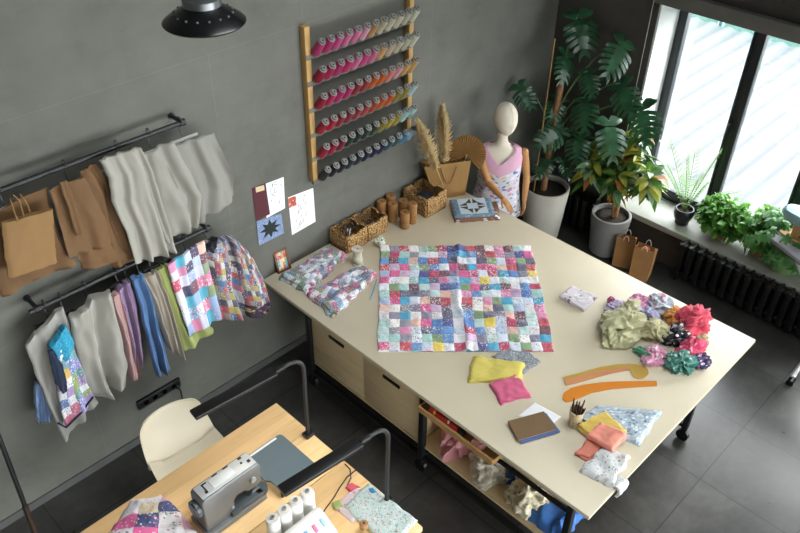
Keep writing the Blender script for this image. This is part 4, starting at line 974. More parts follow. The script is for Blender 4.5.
mb = MB(); d = .225; drape(mb, [G(50, 352, d), G(57, 380, d), G(60, 405, d), G(66, 427, d)], [G(70.5, 340, d), G(79, 362, d), G(87, 384, d), G(94, 396, d)], WY-d, 1.5, .014, .04, 3); mb.build('body', ves_m, vs, 1.5)
mb = MB(); d = .23; drape(mb, [G(48, 348, d), G(55, 359, d), G(62, 363, d)], [G(65, 325, d), G(70.5, 334, d), G(74, 342, d)], WY-d, 1, .008, .045, 5, 20, 14); mb.build('yoke', turq, vs, 1.5)
mb = MB(); d = .255; drape(mb, [G(48, 350, d), G(51, 366, d), G(56, 384, d), G(62, 393, d)], [G(53, 349, d), G(62, 364, d), G(67, 380, d), G(67.5, 391, d)], WY-d, 1, .004, .014, 6, 14, 20); mb.build('armhole', M_cloth('navy_lining', '#182338'), vs, 1.5)
mb = MB(); d = .25; mb.tube([at_y(u, v, WY-d) for u, v in ((58, 423), (66, 427.5), (80, 414), (93, 397))], .007, 6); mb.build('hem_band', M_cloth('navy_lining', '#182338'), vs, 1.5)
mb = MB(); d = .13; drape(mb, [G(34, 384, d), G(34, 402, d), G(36, 420, d)], [G(45, 380, d), G(49, 400, d), G(51, 421, d)], WY-d, 4, .02, .03, 7); solo('ruffled_fabric', mb, M_cloth('pale_blue', '#7f97bb'), 'pale blue ruffled fabric peeking out at the corner end of the lower rail', 'fabric', ang=1.5)
hl = [(1.00, 'white garment'), (1.09, 'turquoise yoked vest'), (1.23, 'silver satin skirt'), (1.42, 'dusty rose fabric'), (1.475, 'mauve fabric'), (1.555, 'cornflower blue fabric'), (1.63, 'beige fabric'), (1.715, 'lime fabric'), (1.87, 'patchwork skirt'), (2.02, 'patchwork jacket')]
for i, (x, nm) in enumerate(hl):
    zb = RZ2-.085-.012*(i % 3)-(.02 if i < 3 else 0)
    hanger(x, RZ2+.0135, RD2, .17 if i in (0, 2, 8) else .10, 'black clip hanger above the %s on the lower rail' % nm, zb)
# --- upper rail
hung('muslin_bodice', [(160, 150), (172, 178), (182, 205), (190, 228)], [(214, 133), (222, 152), (233, 176), (236, 197)], .15, M_sheer('sheer_organza_b', '#9b9991', .55), 'sheer white organza bodice nearest the end of the upper rail', 'bodice', folds=2.5, amp=.025, th=.02, seed=22)
hung('muslin_bodice', [(129, 163), (138, 190), (147, 220), (160, 243)], [(172, 140), (190, 172), (201, 195), (197, 226)], .165, M_sheer('sheer_organza_a', '#9f9c93', .72), 'semi sheer white bodice between the other two on the upper rail', 'bodice', folds=2.5, amp=.025, th=.02, seed=24)
hung('muslin_bodice', [(98, 160), (108, 178), (110, 200), (125, 232), (134, 263)], [(140, 147), (152, 172), (160, 200), (168, 225), (176, 252)], .19, M_sheer('muslin_white', '#9c9990', .94), 'opaque white muslin bodice beside the brown patterns on the upper rail', 'bodice', folds=3, amp=.022, th=.02, seed=26)
def paper(L, Rr, d, lab, seed, amp=.012):
    return hung('paper_pattern', L, Rr, d, kraft2, lab, 'paper pattern', folds=1.2, amp=amp, th=.008, seed=seed, nu=24, nv=20, grow=.3)
paper([(79, 172), (92, 205), (104, 240), (113, 268)], [(96, 163), (108, 183), (118, 212), (140, 258)], .15, 'brown paper pattern tucked behind the white muslin bodice', 31)
paper([(48, 190), (56, 214), (62, 236), (68, 258)], [(84, 176), (96, 200), (107, 222), (113, 244)], .185, 'brown paper pattern with a pleat strip beside the hanging kraft bag', 33)
mb = MB(); d = .215; drape(mb, [G(59, 183, d), G(68, 208, d), G(76, 236, d)], [G(67, 180, d), G(77, 205, d), G(86, 233, d)], WY-d, 1, .004, .006, 35, 8, 16); p_ = mb.build('folded_strip', kraft2, None, 1.5); p_.parent = bpy.data.objects['paper_pattern.001']; p_.location -= p_.parent.location
paper([(66, 236), (74, 250), (80, 262), (84, 270)], [(100, 224), (113, 240), (122, 250), (132, 258)], .165, 'brown paper pattern lowest, below the pleated pattern on the upper rail', 36)
paper([(-20, 220), (-14, 250), (-8, 280), (2, 297)], [(46, 186), (50, 212), (60, 240), (76, 264)], .15, 'wide brown paper pattern behind the hanging kraft bag', 38)
kb = thing('hanging_bag', 'flat kraft carrier bag hanging in front of the brown paper patterns', 'bag', at_y(30, 270, WY-.24))
mb = MB(); d = .24; drape(mb, [G(1, 222, d), G(3, 240, d), G(5, 258, d), G(8, 277, d)], [G(53, 209, d), G(54, 226, d), G(55, 244, d), G(57, 262, d)], WY-d, .5, .004, .03, 39, 20, 20, grow=.2); mb.build('bag_body', M('kraft_carrier', '#7f6039', .8, .06, 5, .1, 60), kb, .8)
mb = MB(); pts = [at_y(u, v, WY-d-.02) for u, v in ((18, 222), (13, 208), (10, 199), (13, 195), (19, 200), (24, 216))]; mb.tube(pts, .004, 6)
pts = [at_y(u, v, WY-d+.02) for u, v in ((31, 216), (28, 206), (23, 198), (20, 194))]; mb.tube(pts, .004, 6); mb.build('string_handle', M('brown_cord', '#7d5a33', .8), kb)
for i, (x, nm, w) in enumerate([(.98, 'wide paper pattern', .2), (1.31, 'pleated paper pattern', .14), (1.60, 'opaque muslin bodice', .22), (1.79, 'semi sheer bodice', .2), (1.985, 'sheer organza bodice', .2)]):
    hanger(x, RZ1+.0135, RD1, w, 'hanger holding the %s on the upper rail' % nm, RZ1-.10, False, M('pale_hanger', '#a8a7a2', .5))
# ------------------------------------------------------------------ sewing desks, chair, lamps
def desk(y0, y1, lab):
    x0, x1 = -.15, 1.842
    o = thing('sewing_desk', lab, 'desk', ((x0+x1)/2, (y0+y1)/2, 0))
    mb = MB(); mb.box(((x0+x1)/2, (y0+y1)/2, DZ-.019), (x1-x0, y1-y0, .038), bev=.003); mb.build('desktop', oak, o)
    for x in (x0+.06, x1-.10):
        for y in (y0+.06, y1-.06):
            mb = MB(); mb.box((x, y, (DZ-.038)/2), (.045, .045, DZ-.039), bev=.003); mb.build('leg', black, o)
    return o
desk(2.188, 2.785, 'oak sewing desk by the wall with the grey sewing machine')
desk(1.585, 2.182, 'oak sewing desk nearest the bottom, carrying the white overlocker')
ch = thing('shell_chair', 'cream moulded shell chair between the desk and the concrete wall', 'chair', (1.32, 3.02, 0))
cp = Vector((1.335, 2.945, 0)); rotc = rz(-.10)
def shellp(a, b, k):
    """a across -1..1, b from seat front (0) to back top (1)"""
    if b < .5:
        t_ = b/.5; y = -.22+.40*t_; z = .45-.025*math.sin(PI*t_)+.03*abs(a)**3*1.2
        w = .215+.015*math.sin(PI*t_)
    else:
        t_ = (b-.5)/.5; y = .18+.05*math.sin(t_*PI/2)+.085*t_; z = .45+.02*t_+.245*t_**1.1; w = .222-.035*t_**2.0
        if t_ < .35: z += .0
    top_r = 1
    if b > .9: top_r = math.sqrt(max(.0, 1-((b-.9)/.1)**2*.30))
    x = a*w*top_r
    bow = .045*(a*a)*(1 if b > .5 else .2)
    n_ = k*.006
    return cp+rotc @ Vector((x, y-bow-(n_ if b >= .5 else 0), z+(n_ if b < .5 else 0)+(.03*a*a if b < .5 else 0)))
mb = MB(); mb.shell(lambda a, b: shellp(a*2-1, b, 1), lambda a, b: shellp(a*2-1, b, -1), 24, 40); mb.build('seat_shell', M('cream_plastic', '#cfc5ae', .45, .03), ch, 1.2)
for sx, sy in ((-1,-1),(1,-1),(1,1),(-1,1)):
    mb = MB(); mb.tube([cp+rotc @ Vector((sx*.12, sy*.10, .42)), cp+rotc @ Vector((sx*.20, sy*.20, .001))], [.016, .011], 10); mb.build('leg', beech, ch)
_t = NT('led_diffuser'); _t.P(Base_Color=hx('#e6e4de'), Emission_Color=hx('#fff0dc'), Emission_Strength=14.0); LED = _t.m
def lamp(base, zt, xe, ye, lab):
    o = thing('desk_lamp', lab, 'lamp', (base.x, base.y, DZ+.0005), 'black clamp lamps on the sewing desks')
    mb = MB(); mb.box((base.x-.012, base.y, DZ+.012), (.05, .05, .022), bev=.004); mb.box((base.x+.016, base.y, DZ-.012), (.012, .04, .07), bev=.003); mb.tube([(base.x-.01, base.y, DZ+.02), (base.x-.01, base.y, DZ+.06)], .013, 12); mb.build('clamp', black, o)
    pts = [(base.x-.01, base.y, DZ+.055), (base.x-.008, base.y, DZ+.3), (base.x-.004, base.y, zt-.12)]
    for i in range(9):
        a = i/8*PI/2; pts.append((base.x-.085+.085*math.cos(a)-.004, base.y+(ye-base.y)*.02*i, zt-.085+.085*math.sin(a)))
    pts.append((base.x-.12, base.y+(ye-base.y)*.22, zt)); mb = MB(); mb.tube(pts, .0115, 10); mb.build('gooseneck', M('dark_grey_rubber', '#1d1d1f', .55), o)
    p0 = Vector((base.x-.115, base.y+(ye-base.y)*.2, zt)); p1 = Vector((xe, ye, zt)); d = (p1-p0).normalized(); B = Matrix((d, Vector((0,0,1)).cross(d), Vector((0,0,1)))).transposed()
    mb = MB(); mb.box(p0+d*.03, (.06, .03, .022), B, .006); mb.build('joint', black, o)
    mb = MB(); mb.box((p0+d*.06+p1)/2, ((p1-p0).length-.06, .066, .022), B, .004); mb.build('light_bar', blackp, o)
    mb = MB(); mb.box((p0+d*.08+p1)/2-Vector((0,0,.0115)), ((p1-p0).length-.12, .036, .003), B); mb.build('diffuser', LED, o)
lamp(Vector((1.825, 2.46, DZ)), 1.365, 1.185, 2.52, 'black bar desk lamp over the grey sewing machine, clamped on the desk by the wall')
lamp(Vector((1.825, 1.82, DZ)), 1.355, 1.215, 1.88, 'black bar desk lamp over the overlocker, clamped on the desk nearest the bottom')
# ------------------------------------------------------------------ sewing machine
sm = thing('sewing_machine', 'grey domestic sewing machine with extension table on the oak desk', 'sewing machine', (1.2, 2.36, DZ))
gm_ = M('machine_grey', '#77797a', .38, .03, metal=.25); gd = M('machine_dark', '#4a5358', .4, .05); gl_ = M('machine_light', '#b9bcbd', .4, .03, metal=.2)
mb = MB(); mb.box((1.205, 2.365, DZ+.02), (.36, .17, .038), bev=.006); mb.build('base', gm_, sm)
def rprism(mb, poly, y0, y1, bev=.012):
    n0 = len(mb.bm.verts); M_ = Matrix(((1,0,0,0),(0,0,1,0),(0,1,0,0),(0,0,0,1)))
    mb.prism(poly, y0, y1, M_); mb.bm.verts.ensure_lookup_table()
    es = {e for v in mb.bm.verts[n0:] for e in v.link_edges}
    bmesh.ops.bevel(mb.bm, geom=list(es), offset=bev, segments=3, affect='EDGES', profile=.5)
def arc(cx, cz, r, a0, a1, n=6): return [(cx+r*math.cos(a0+(a1-a0)*i/n), cz+r*math.sin(a0+(a1-a0)*i/n)) for i in range(n+1)]
B0 = DZ+.041
poly = [(1.035, B0), (1.205, B0)] + arc(1.225, B0+.10, .02, PI, PI/2, 5) + [(1.285, B0+.12), (1.285, B0+.085), (1.368, B0+.085), (1.382, B0+.13), (1.382, DZ+.262), (1.365, DZ+.28), (1.05, DZ+.28), (1.035, DZ+.265)]
mb = MB(); rprism(mb, poly, 2.303, 2.412, .007); mb.build('arm_housing', gm_, sm, .5)
mb = MB(); mb.box((1.208, 2.357, DZ+.2835), (.322, .086, .006), bev=.002); tp = mb.build('top_plate', gl_, sm)
mb = MB(); mb.box((1.19, 2.357, DZ+.288), (.13, .055, .004), bev=.001); mb.build('carry_handle', M('machine_handle', '#c9cbcb', .4), tp)
for x, y, w, h in ((1.10, 2.385, .03, .006), (1.17, 2.394, .03, .006), (1.235, 2.394, .03, .006), (1.32, 2.39, .02, .01), (1.085, 2.335, .014, .014), (1.345, 2.345, .016, .016), (1.31, 2.36, .01, .01), (1.09, 2.36, .006, .04)):
    mb = MB(); mb.box((x, y, DZ+.289), (w, h, .006), bev=.001); mb.build('slot', blackp, tp)
mb = MB(); mb.tube([(1.033, 2.36, DZ+.19), (1.012, 2.36, DZ+.19)], .048, 24); mb.tube([(1.012, 2.36, DZ+.19), (1.005, 2.36, DZ+.19)], .036, 24); mb.build('hand_wheel', gd, sm)
mb = MB(); mb.tube([(1.33, 2.345, B0+.115), (1.33, 2.345, DZ+.075)], .004, 8); mb.tube([(1.345, 2.345, B0+.115), (1.345, 2.345, DZ+.088)], .005, 8); mb.box((1.335, 2.335, DZ+.082), (.022, .03, .008)); mb.build('needle_bar', steel, sm)
mb = MB(); mb.tube([(1.325, 2.300, DZ+.20), (1.325, 2.288, DZ+.20)], .016, 18); mb.tube([(1.19, 2.302, DZ+.10), (1.19, 2.296, DZ+.10)], .006, 10); mb.build('dial', gl_, sm)
mb = MB(); mb.box((1.275, 2.32, DZ+.0565), (.2, .075, .03), bev=.006); mb.tube([(1.375, 2.32, DZ+.042), (1.375, 2.32, DZ+.0715)], .0375, 24); fa_ = mb.build('free_arm', gd, sm)
mb = MB(); mb.box((1.335, 2.335, DZ+.0728), (.07, .04, .002)); mb.build('needle_plate', steel, fa_)
et = thing('extension_table', 'blue grey extension table of the sewing machine with white rulers', 'extension table', (1.54, 2.45, DZ))
mb = MB(); EO = Vector((.02, -.085, 0)); pl = [(1.42, 2.30), (1.635, 2.30)]+arc(1.635, 2.325, .025, -PI/2, 0, 4)+[(1.66, 2.585)]+arc(1.635, 2.595, .025, 0, PI/2, 4)+[(1.40, 2.62), (1.40, 2.42), (1.42, 2.40)]
mb.prism([(x+EO.x, y+EO.y) for x, y in pl], DZ+.055, DZ+.068); mb.build('plate', M('slate_plastic', '#66747a', .3, .04), et)
for x, y in ((1.43, 2.32), (1.63, 2.33), (1.63, 2.59), (1.43, 2.59)):
    mb = MB(); mb.tube([(x+EO.x, y+EO.y, DZ+.001), (x+EO.x, y+EO.y, DZ+.055)], .009, 10); mb.build('foot', blackp, et)
for y in (2.311, 2.608):
    mb = MB(); mb.box((1.52+EO.x, y+EO.y, DZ+.0688), (.20, .012, .0015)); mb.build('ruler_strip', white_m, et)
# ------------------------------------------------------------------ overlocker
ov = thing('overlocker', 'white overlocker with four coloured tension dials on the oak desk', 'overlocker', (1.33, 1.88, DZ))
wp = M('white_enamel', '#dcdcda', .35, .02)
mb = MB(); prof = [(1.755, DZ+.002), (1.955, DZ+.002), (1.955, DZ+.14), (1.945, DZ+.20), (1.93, DZ+.215), (1.90, DZ+.21), (1.80, DZ+.15), (1.775, DZ+.11), (1.755, DZ+.05)]
Mx = Matrix(((0,0,1,0),(1,0,0,0),(0,1,0,0),(0,0,0,1)))
mb.prism(prof, 1.20, 1.455, Mx); es = list({e for f in mb.bm.faces for e in f.edges}); bmesh.ops.bevel(mb.bm, geom=es, offset=.012, segments=3, affect='EDGES', profile=.5); mb.build('housing', wp, ov, .5)
slope = Vector((0, -.1, -.06)).normalized(); nrm = Vector((0, -.514, .857))
for k, (x, col) in enumerate(((1.262, '#d9923f'), (1.318, '#4a90c2'), (1.368, '#d4688f'), (1.418, '#8cbfd6'))):
    c = Vector((x, 1.862, DZ+.1872)); B = Matrix((Vector((1,0,0)), -slope, nrm)).transposed(); mb = MB(); mb.box(c+nrm*.002, (.018, .042, .012), B, .003); mb.build('tension_dial', M('dial_'+col[1:], col, .45, .03), ov)
mb = MB(); mb.tube([(1.215, 1.87, DZ+.232)+Vector((0,0,0)) if False else Vector((1.225, 1.87, DZ+.19)), Vector((1.225, 1.866, DZ+.202))], .006, 10); mb.build('thread_guide', blackp, ov)
mb = MB(); mb.box((1.335, 1.995, DZ+.05), (.30, .055, .02), bev=.005); stn = mb.build('spool_stand', wp, ov)
for k, x in enumerate((1.226, 1.297, 1.367, 1.441)):
    o = thing('thread_cone', ['white thread cone nearest the sewing machine hand wheel side, first of four on the overlocker', 'second white thread cone from the hand wheel side on the overlocker', 'third white thread cone from the hand wheel side on the overlocker', 'white thread cone under the lamp bar, last of four on the overlocker'][k], 'thread cone', (x, 2.0, DZ+.0602), 'white thread cones on the overlocker')
    mb = MB(); mb.lathe([(0,0),(.0345,0),(.0345,.012),(.0345,.03),(.0335,.205),(.031,.214),(.012,.216)], (x, 2.0, DZ+.0605), 24); mb.build('thread', M('white_thread', '#d9d9d6', .7, .03, 30, .3, 300), o)
    mb = MB(); mb.lathe([(0,.2165),(.012,.2165),(.0115,.226),(.007,.226),(.006,.219),(0,.219)], (x, 2.0, DZ+.0605), 16); mb.build('core', M('grey_core', '#8f8f8d', .6), o)
# ------------------------------------------------------------------ soft things on the desks
pf_m = M_patch('desk_patch', 4, 4, ['#e2dcda','#2a3a74','#e04f93','#e6dfe6','#d9c6a3','#efeaec','#e3a6bd','#e9e2dc','#f0e6e6'], .95, 7, seed=57)
mb = MB(); q = [D(104, 545), D(132, 502), D(197, 491), D(215, 556)]
def pt(a, b, top):
    p = (q[0]*(1-a)+q[1]*a)*(1-b)+(q[3]*(1-a)+q[2]*a)*b; e = min(a, 1-a, b, 1-b)*2
    p.x += .02*nz(p.x*9, p.y*9, 2); p.y += .02*nz(p.x*9, p.y*9, 5)
    h = .085*math.sin(PI*min(1, .02+e)/2)**.6+.016*nz(p.x*14, p.y*14, 8)+.008*nz(p.x*30, p.y*30, 3)
    return Vector((min(p.x, .99), p.y, DZ+.002+(max(.004, h) if top else 0)))
mb.shell(lambda a, b: pt(a, b, 1), lambda a, b: pt(a, b, 0), 50, 50); solo('patchwork_garment', mb, pf_m, 'patchwork garment heaped on the oak desk left of the sewing machine', 'garment', ang=1.5)
def dcl(name, px, th, mat, lab, z=DZ, seed=0, amp=.003, **k): return cloth(name, px, th, mat, lab, 1, amp, 14, seed, z, None, **k)
dcl('folded_fabric', [(333, 508), (356, 487), (380, 500), (352, 524)], .012, M_print('pale_pink_print', '#d5c3c8', ['#e8e0e2', '#c79aa6', '#dcd3d6'], 8, .4), 'pale pink printed fabric under the mint floral one on the desk', seed=3)
dcl('folded_fabric', [(345, 488), (351, 484.5), (360, 488), (351, 494)], .016, M_cloth('watermelon', '#d95f6e'), 'watermelon pink scrap at the back of the desk fabric stack', z=DZ+.001, seed=5, n=12)
dcl('folded_fabric', [(344, 507), (369, 484), (418, 521), (392, 551)], .016, M_print('mint_floral', '#bccdc9', ['#c0657a', '#d9e2df', '#6f9a98', '#cf8f9c'], 24, .36), 'mint fabric with small red flowers on the desk below the lamp clamp', z=DZ+.013, seed=7, amp=.004)
dcl('fabric_scrap', [(368, 489), (372, 487.5), (376, 491.5), (371.5, 493)], .003, M_cloth('cerulean', '#2f85b0'), 'tiny blue scrap on the mint floral fabric', z=DZ+.034, seed=9, n=8)
dcl('fabric_scrap', [(331, 503), (340, 500), (343, 507), (335, 510)], .006, M_cloth('pistachio', '#9fb06a'), 'pistachio scrap beside the pale pink printed fabric on the desk', z=DZ+.0135, seed=10, n=10)
c = D(364, 531); mb = MB(); mb.lathe([(0,.001),(.022,.001),(.022,.03),(.02,.034),(.006,.034),(.005,.02),(0,.02)], (c.x, c.y, DZ+.035), 20); solo('cork_spool', mb, M('cork', '#9a7550', .85, .3, 60, .4, 80), 'small cork spool at the bottom edge of the mint floral fabric', 'spool')
z = DZ+.006; pts = [at_z(u, v, z) for u, v in ((345, 464), (350, 469), (351, 478), (346, 488))]; mb = MB(); mb.tube(pts, .0035, 6)
pts = [at_z(u, v, z) for u, v in ((356, 470), (347, 477), (340, 487), (333, 499), (326, 508), (318, 521))]; mb.tube(pts, .0035, 6); solo('lamp_cable', mb, M('brown_black_cable', '#2a201b', .5), 'thin dark cable curling across the oak desk behind the overlocker', 'cable')
# stand at the near corner
p0, p1 = Vector((.46, 3.27, 0)), Vector((.53, 3.42, 1.15))
sd2 = thing('floor_stand', 'dark leaning floor stand pole by the wall at the lower left corner', 'stand', p0)
mb = MB(); mb.tube([p0*.55+p1*.45, p1], .013, 10); mb.build('upper_pole', black, sd2)
mb = MB(); mb.tube([p0+Vector((0,0,.02)), p0*.55+p1*.45], .016, 10); mb.build('lower_pole', M('dark_brown_pole', '#3a2a20', .4), sd2)
mb = MB(); mb.lathe([(0,.001),(.15,.001),(.15,.012),(.03,.025),(0,.025)], p0, 28); mb.build('base', black, sd2)
# ------------------------------------------------------------------ pendant lamp
pc = CAM+ray(204, 19)*3.2; pe = thing('pendant_lamp', 'black enamel pendant lamp hanging in front of the concrete wall', 'pendant lamp', pc)
mb = MB(); pr = [(.166, -.012), (.168, -.008), (.160, .0), (.135, .018), (.105, .036), (.080, .051), (.072, .060)]; inn = [(r-.004, z-.004) for r, z in pr[::-1]]
mb.lathe(pr+inn+[pr[0]], pc, 40); mb.build('shade', M('black_enamel', '#0e0f10', .25, .05), pe, .6)
mb = MB(); mb.lathe([(.0, .058), (.078, .058), (.078, .085), (.062, .096), (0, .096)], pc, 32); mb.build('collar', M('grey_metal_collar', '#77797a', .3, .05, metal=.8), pe)
mb = MB(); mb.lathe([(.0, .097), (.05, .097), (.052, .105), (.048, .112), (.052, .12), (.048, .128), (.052, .136), (.045, .16), (.02, .19), (0, .19)], pc, 28); mb.build('socket_cap', M('black_enamel', '#0e0f10', .25, .05), pe)
for k in range(16):
    a = k*PI/8; mb = MB(); mb.lathe([(0,.004),(.005,.002),(.005,-.004)], pc+Vector((.118*math.cos(a), .118*math.sin(a), .030)), 8); mb.build('stud', M('stud_metal', '#5f6162', .3, metal=.7), pe)
mb = MB(); mb.tube([pc+Vector((0,0,.18)), (pc.x, pc.y, CZ-.001)], .005, 8); mb.build('cable', blackp, pe)
mb = MB(); mb.lathe([(0,-.035),(.02,-.03),(.03,-.01),(.02,.02),(.015,.05)], pc, 16); mb.build('bulb', M('opal_bulb', '#d8d6cf', .3), pe)
# ------------------------------------------------------------------ radiators
def radiator(y0, y1, xc, h, lab):
    o = thing('radiator', lab, 'radiator', (xc, (y0+y1)/2, 0), 'black cast iron radiators')
    n = round((y0-y1)/.082); st_ = (y0-y1)/n
    for k in range(n):
        y = y0-st_*(k+.5); mb = MB()
        for dx in (-.042, 0, .042): mb.tube([(xc+dx, y, .075), (xc+dx, y, h-.05)], .015, 8)
        for z in (.075, h-.045): mb.box((xc, y, z), (.125, st_*.72, .05), bev=.015)
        mb.box((xc-.055, y, (h+.03)/2), (.012, st_*.55, h-.12), bev=.004)
        # pointed cap with side fins
        mb.box((xc, y, h-.012), (.135, .022, .026), bev=.008); mb.box((xc-.035, y, h-.014), (.05, st_*.85, .014), bev=.005)
        mb.build('section', iron, o)
    mb = MB()
    for z in (.075, h-.045): mb.tube([(xc, y0+.01, z), (xc, y1-.01, z)], .018, 10)
    mb.build('header', iron, o)
    for y in (y0-.04, y1+.04):
        mb = MB(); mb.box((xc, y, .026), (.10, .03, .05), bev=.006); mb.build('foot', iron, o)
    mb = MB(); mb.tube([(xc, y1-.01, h-.045), (xc, y1-.05, h-.045), (xc, y1-.055, h-.01)], .013, 10); mb.tube([(xc, y1-.055, h-.012), (xc, y1-.055, h+.03)], .02, 14); mb.build('valve', steel, o)
radiator(2.12, .55, WX-.10, SILL-.015, 'black cast iron radiator under the sill beside the paper bags')
radiator(3.62, 3.02, WX-.10, SILL-.03, 'black cast iron radiator in the corner between the two floor pots')
# ------------------------------------------------------------------ paper bags on the floor
def floorbag(base, rot, w, d, h, lab):
    o = thing('paper_bag', lab, 'bag', (base[0], base[1], 0), 'kraft bags on the floor')
    ax = Vector((math.cos(rot), math.sin(rot), 0)); an = Vector((-math.sin(rot), math.cos(rot), 0)); c = Vector((base[0], base[1], 0))
    mb = MB(); openbag(mb, c, ax, an, w, d, h, .10, .03); mb.build('bag_body', M('kraft_bag_tan', '#a87a4a', .8, .08, 6, .25, 30), o, .3)
    for s in (-1, 1):
        mb = MB(); f = c+an*(s*(d/2*.82)); mb.tube([f+ax*((i/10-.5)*w*.3)+Vector((0, 0, h-.02+.05*math.sin(PI*i/10)**.6)) for i in range(11)], .0022, 6); mb.build('handle', M('white_string', '#d6d2c8', .8), o)
    return c, ax, an
b1 = at_z(625, 262, 0); b2 = at_z(640, 276, 0)
floorbag((5.47, 2.535), 1.95, .15, .13, .30, 'empty kraft paper bag standing between the grey pot and the filled bag')
c, ax_, an_ = floorbag((5.43, 2.325), 1.8, .16, .13, .32, 'kraft paper bag filled with fabric scraps, under the window sill')
mb = MB(); crumple(mb, c+Vector((0, 0, .235)), (.062, .045, .045), 61, .5, 1.8, 4); solo('fabric_scrap', mb, M_print('scrap_orange', '#b5653a', ['#e5ddd5', '#d98a4a', '#8c2f2a', '#f0ece6'], 7, .45), 'orange and white fabric scraps sticking out of the filled kraft bag', 'fabric', ang=1.5)
mb = MB(); mb.box(c+Vector((0, 0, .12)), (.10, .09, .2), rz(1.75), .01); solo('fabric_bundle', mb, M_cloth('scrap_cream', '#c9c0b2'), 'cream fabric bundle inside the filled kraft bag', 'fabric')
# ------------------------------------------------------------------ leaf makers
def leaf_blade(mb, p, d, nrm, L, Wd, prof, nu=8, droop=.25, fold=.18, mi=None, wav=0):
    """simple leaf: p base, d direction, nrm face normal; prof(t) gives half width"""
    d = d.normalized(); s = d.cross(nrm).normalized(); n_ = s.cross(d)
    rows = []
    for i in range(nu+1):
        t = i/nu; c = p+d*(L*t)-Vector((0,0,1))*(droop*L*t*t); w = Wd*prof(t)
        up = n_*(fold*w)
        if w < 1e-5: rows.append([mb.bm.verts.new(c)]); continue
        rows.append([mb.bm.verts.new(c-s*w+up), mb.bm.verts.new(c), mb.bm.verts.new(c+s*w+up)])
    for i in range(nu):
        A, B = rows[i], rows[i+1]; v0, v1 = i/nu, (i+1)/nu
        if len(A) == 3 and len(B) == 3:
            mb.face([A[0], A[1], B[1], B[0]], [(0,v0),(.5,v0),(.5,v1),(0,v1)], mi); mb.face([A[1], A[2], B[2], B[1]], [(.5,v0),(1,v0),(1,v1),(.5,v1)], mi)
        elif len(A) == 1 and len(B) == 3:
            mb.face([A[0], B[1], B[0]], [(.5,v0),(.5,v1),(0,v1)], mi); mb.face([A[0], B[2], B[1]], [(.5,v0),(1,v1),(.5,v1)], mi)
        elif len(A) == 3: mb.face([A[0], A[1], B[0]], [(0,v0),(.5,v0),(.5,v1)], mi); mb.face([A[1], A[2], B[0]], [(.5,v0),(1,v0),(.5,v1)], mi)
lance = lambda t: math.sin(PI*min(1, max(0, t))**.8)**.8 if 0 < t < 1 else 0
def sph(rr): 
    z = rr.uniform(-1, 1); a = rr.uniform(0, 2*PI); r = math.sqrt(1-z*z); return Vector((r*math.cos(a), r*math.sin(a), z))
# ------------------------------------------------------------------ monstera
def potshape(mb, c, r0, r1, h, t=.018, seg=40, rim=0):
    mb.lathe([(0,.001),(r0-.01,.001),(r0,.012),(r0*.5+r1*.5,h*.5),(r1,h-.006),(r1-.004,h),(r1-t,h),(r1-t-.006,h-.05),(0,h-.05)], c, seg)
mp = Vector((5.33, 3.33, 0))
mo = thing('monstera', 'tall monstera plant in a white floor pot in the room corner', 'potted plant', mp)
mb = MB(); potshape(mb, mp, .165, .205, .52); mb.build('pot', whitepot, mo)
mb = MB(); mb.lathe([(0,.478),(.1,.482),(.178,.474)], mp, 28); mb.build('soil', soil, mo, None)
mb = MB(); mb.tube([mp+Vector((-.02,.02,.47)), mp+Vector((0,.03,1.0)), mp+Vector((.03,.03,1.55))], .028, 12); mb.build('moss_pole', bark, mo)
mb = MB(); mb.tube([mp+Vector((-.11,.06,.47)), mp+Vector((-.11,.06,1.9))], .006, 6); mb.build('support_stick', M('bamboo_stick', '#8a7040', .7), mo)
mleaf = M_leaf('monstera_leaf', '#173a22', '#2a5635', .28, .12)
stems = MB()
def mleafobj(tipdir, base, L, nrm, width=.8, root=None):
    """split leaf: fingers either side of the midrib, joined near it"""
    d = tipdir.normalized(); s = d.cross(nrm).normalized(); n_ = s.cross(d)
    mb = MB(); NF = 7
    def P3(x, y): return base+d*(y*L)+s*(x*L*width)+n_*(L*(.16*abs(x)-.5*x*x-.28*(y-.25)**2+.02*math.sin(y*22)*abs(x)*2))
    wid = lambda y: .50*max(0, math.sin(PI*min(1, (y+.16)/1.16)))**.62 if y < .98 else .03
    for sg in (-1, 1):
        ys = [.10+.90*i/NF for i in range(NF+1)]
        for k in range(NF):
            y0, y1 = ys[k], ys[k+1]; ym = (y0+y1)/2; w = wid(ym); sw = .10+.04*k/NF if k > 0 else -.10
            gap = (y1-y0)*(.20 if k < NF-1 else .05)
            inn = .32 if 0 < k < NF-1 else .5
            rows = []
            for (f, g) in ((0, 0), (inn, 0), (inn+.06, 1), (.78, 1), (.93, 1.5), (1.0, 2.35)):
                dy = sw*f*f*1.1; a = y0+gap*g*.5+dy; b = y1-gap*g*.5+dy
                if a > b: a = b = (a+b)/2
                rows.append((mb.bm.verts.new(P3(sg*w*f, a)), mb.bm.verts.new(P3(sg*w*f, (a+b)/2)), mb.bm.verts.new(P3(sg*w*f, b))))
            for A, B in zip(rows, rows[1:]):
                mb.face([A[0], A[1], B[1], B[0]], [(.5, 0)]*4); mb.face([A[1], A[2], B[2], B[1]], [(.5, 0)]*4)
        # rounded lobe behind the stalk
        v0 = mb.bm.verts.new(P3(0, .10)); w0 = wid(.16)
        fan = [mb.bm.verts.new(P3(sg*w0*x, y)) for x, y in ((.06, .02), (.30, -.06), (.62, -.04), (.9, .03), (1.0, .10), (.93, .12), (.5, .105))]
        for a, b in zip(fan, fan[1:]): mb.face([v0, a, b], [(.5, 0)]*3)
    bmesh.ops.remove_doubles(mb.bm, verts=mb.bm.verts[:], dist=.0004)
    return mb
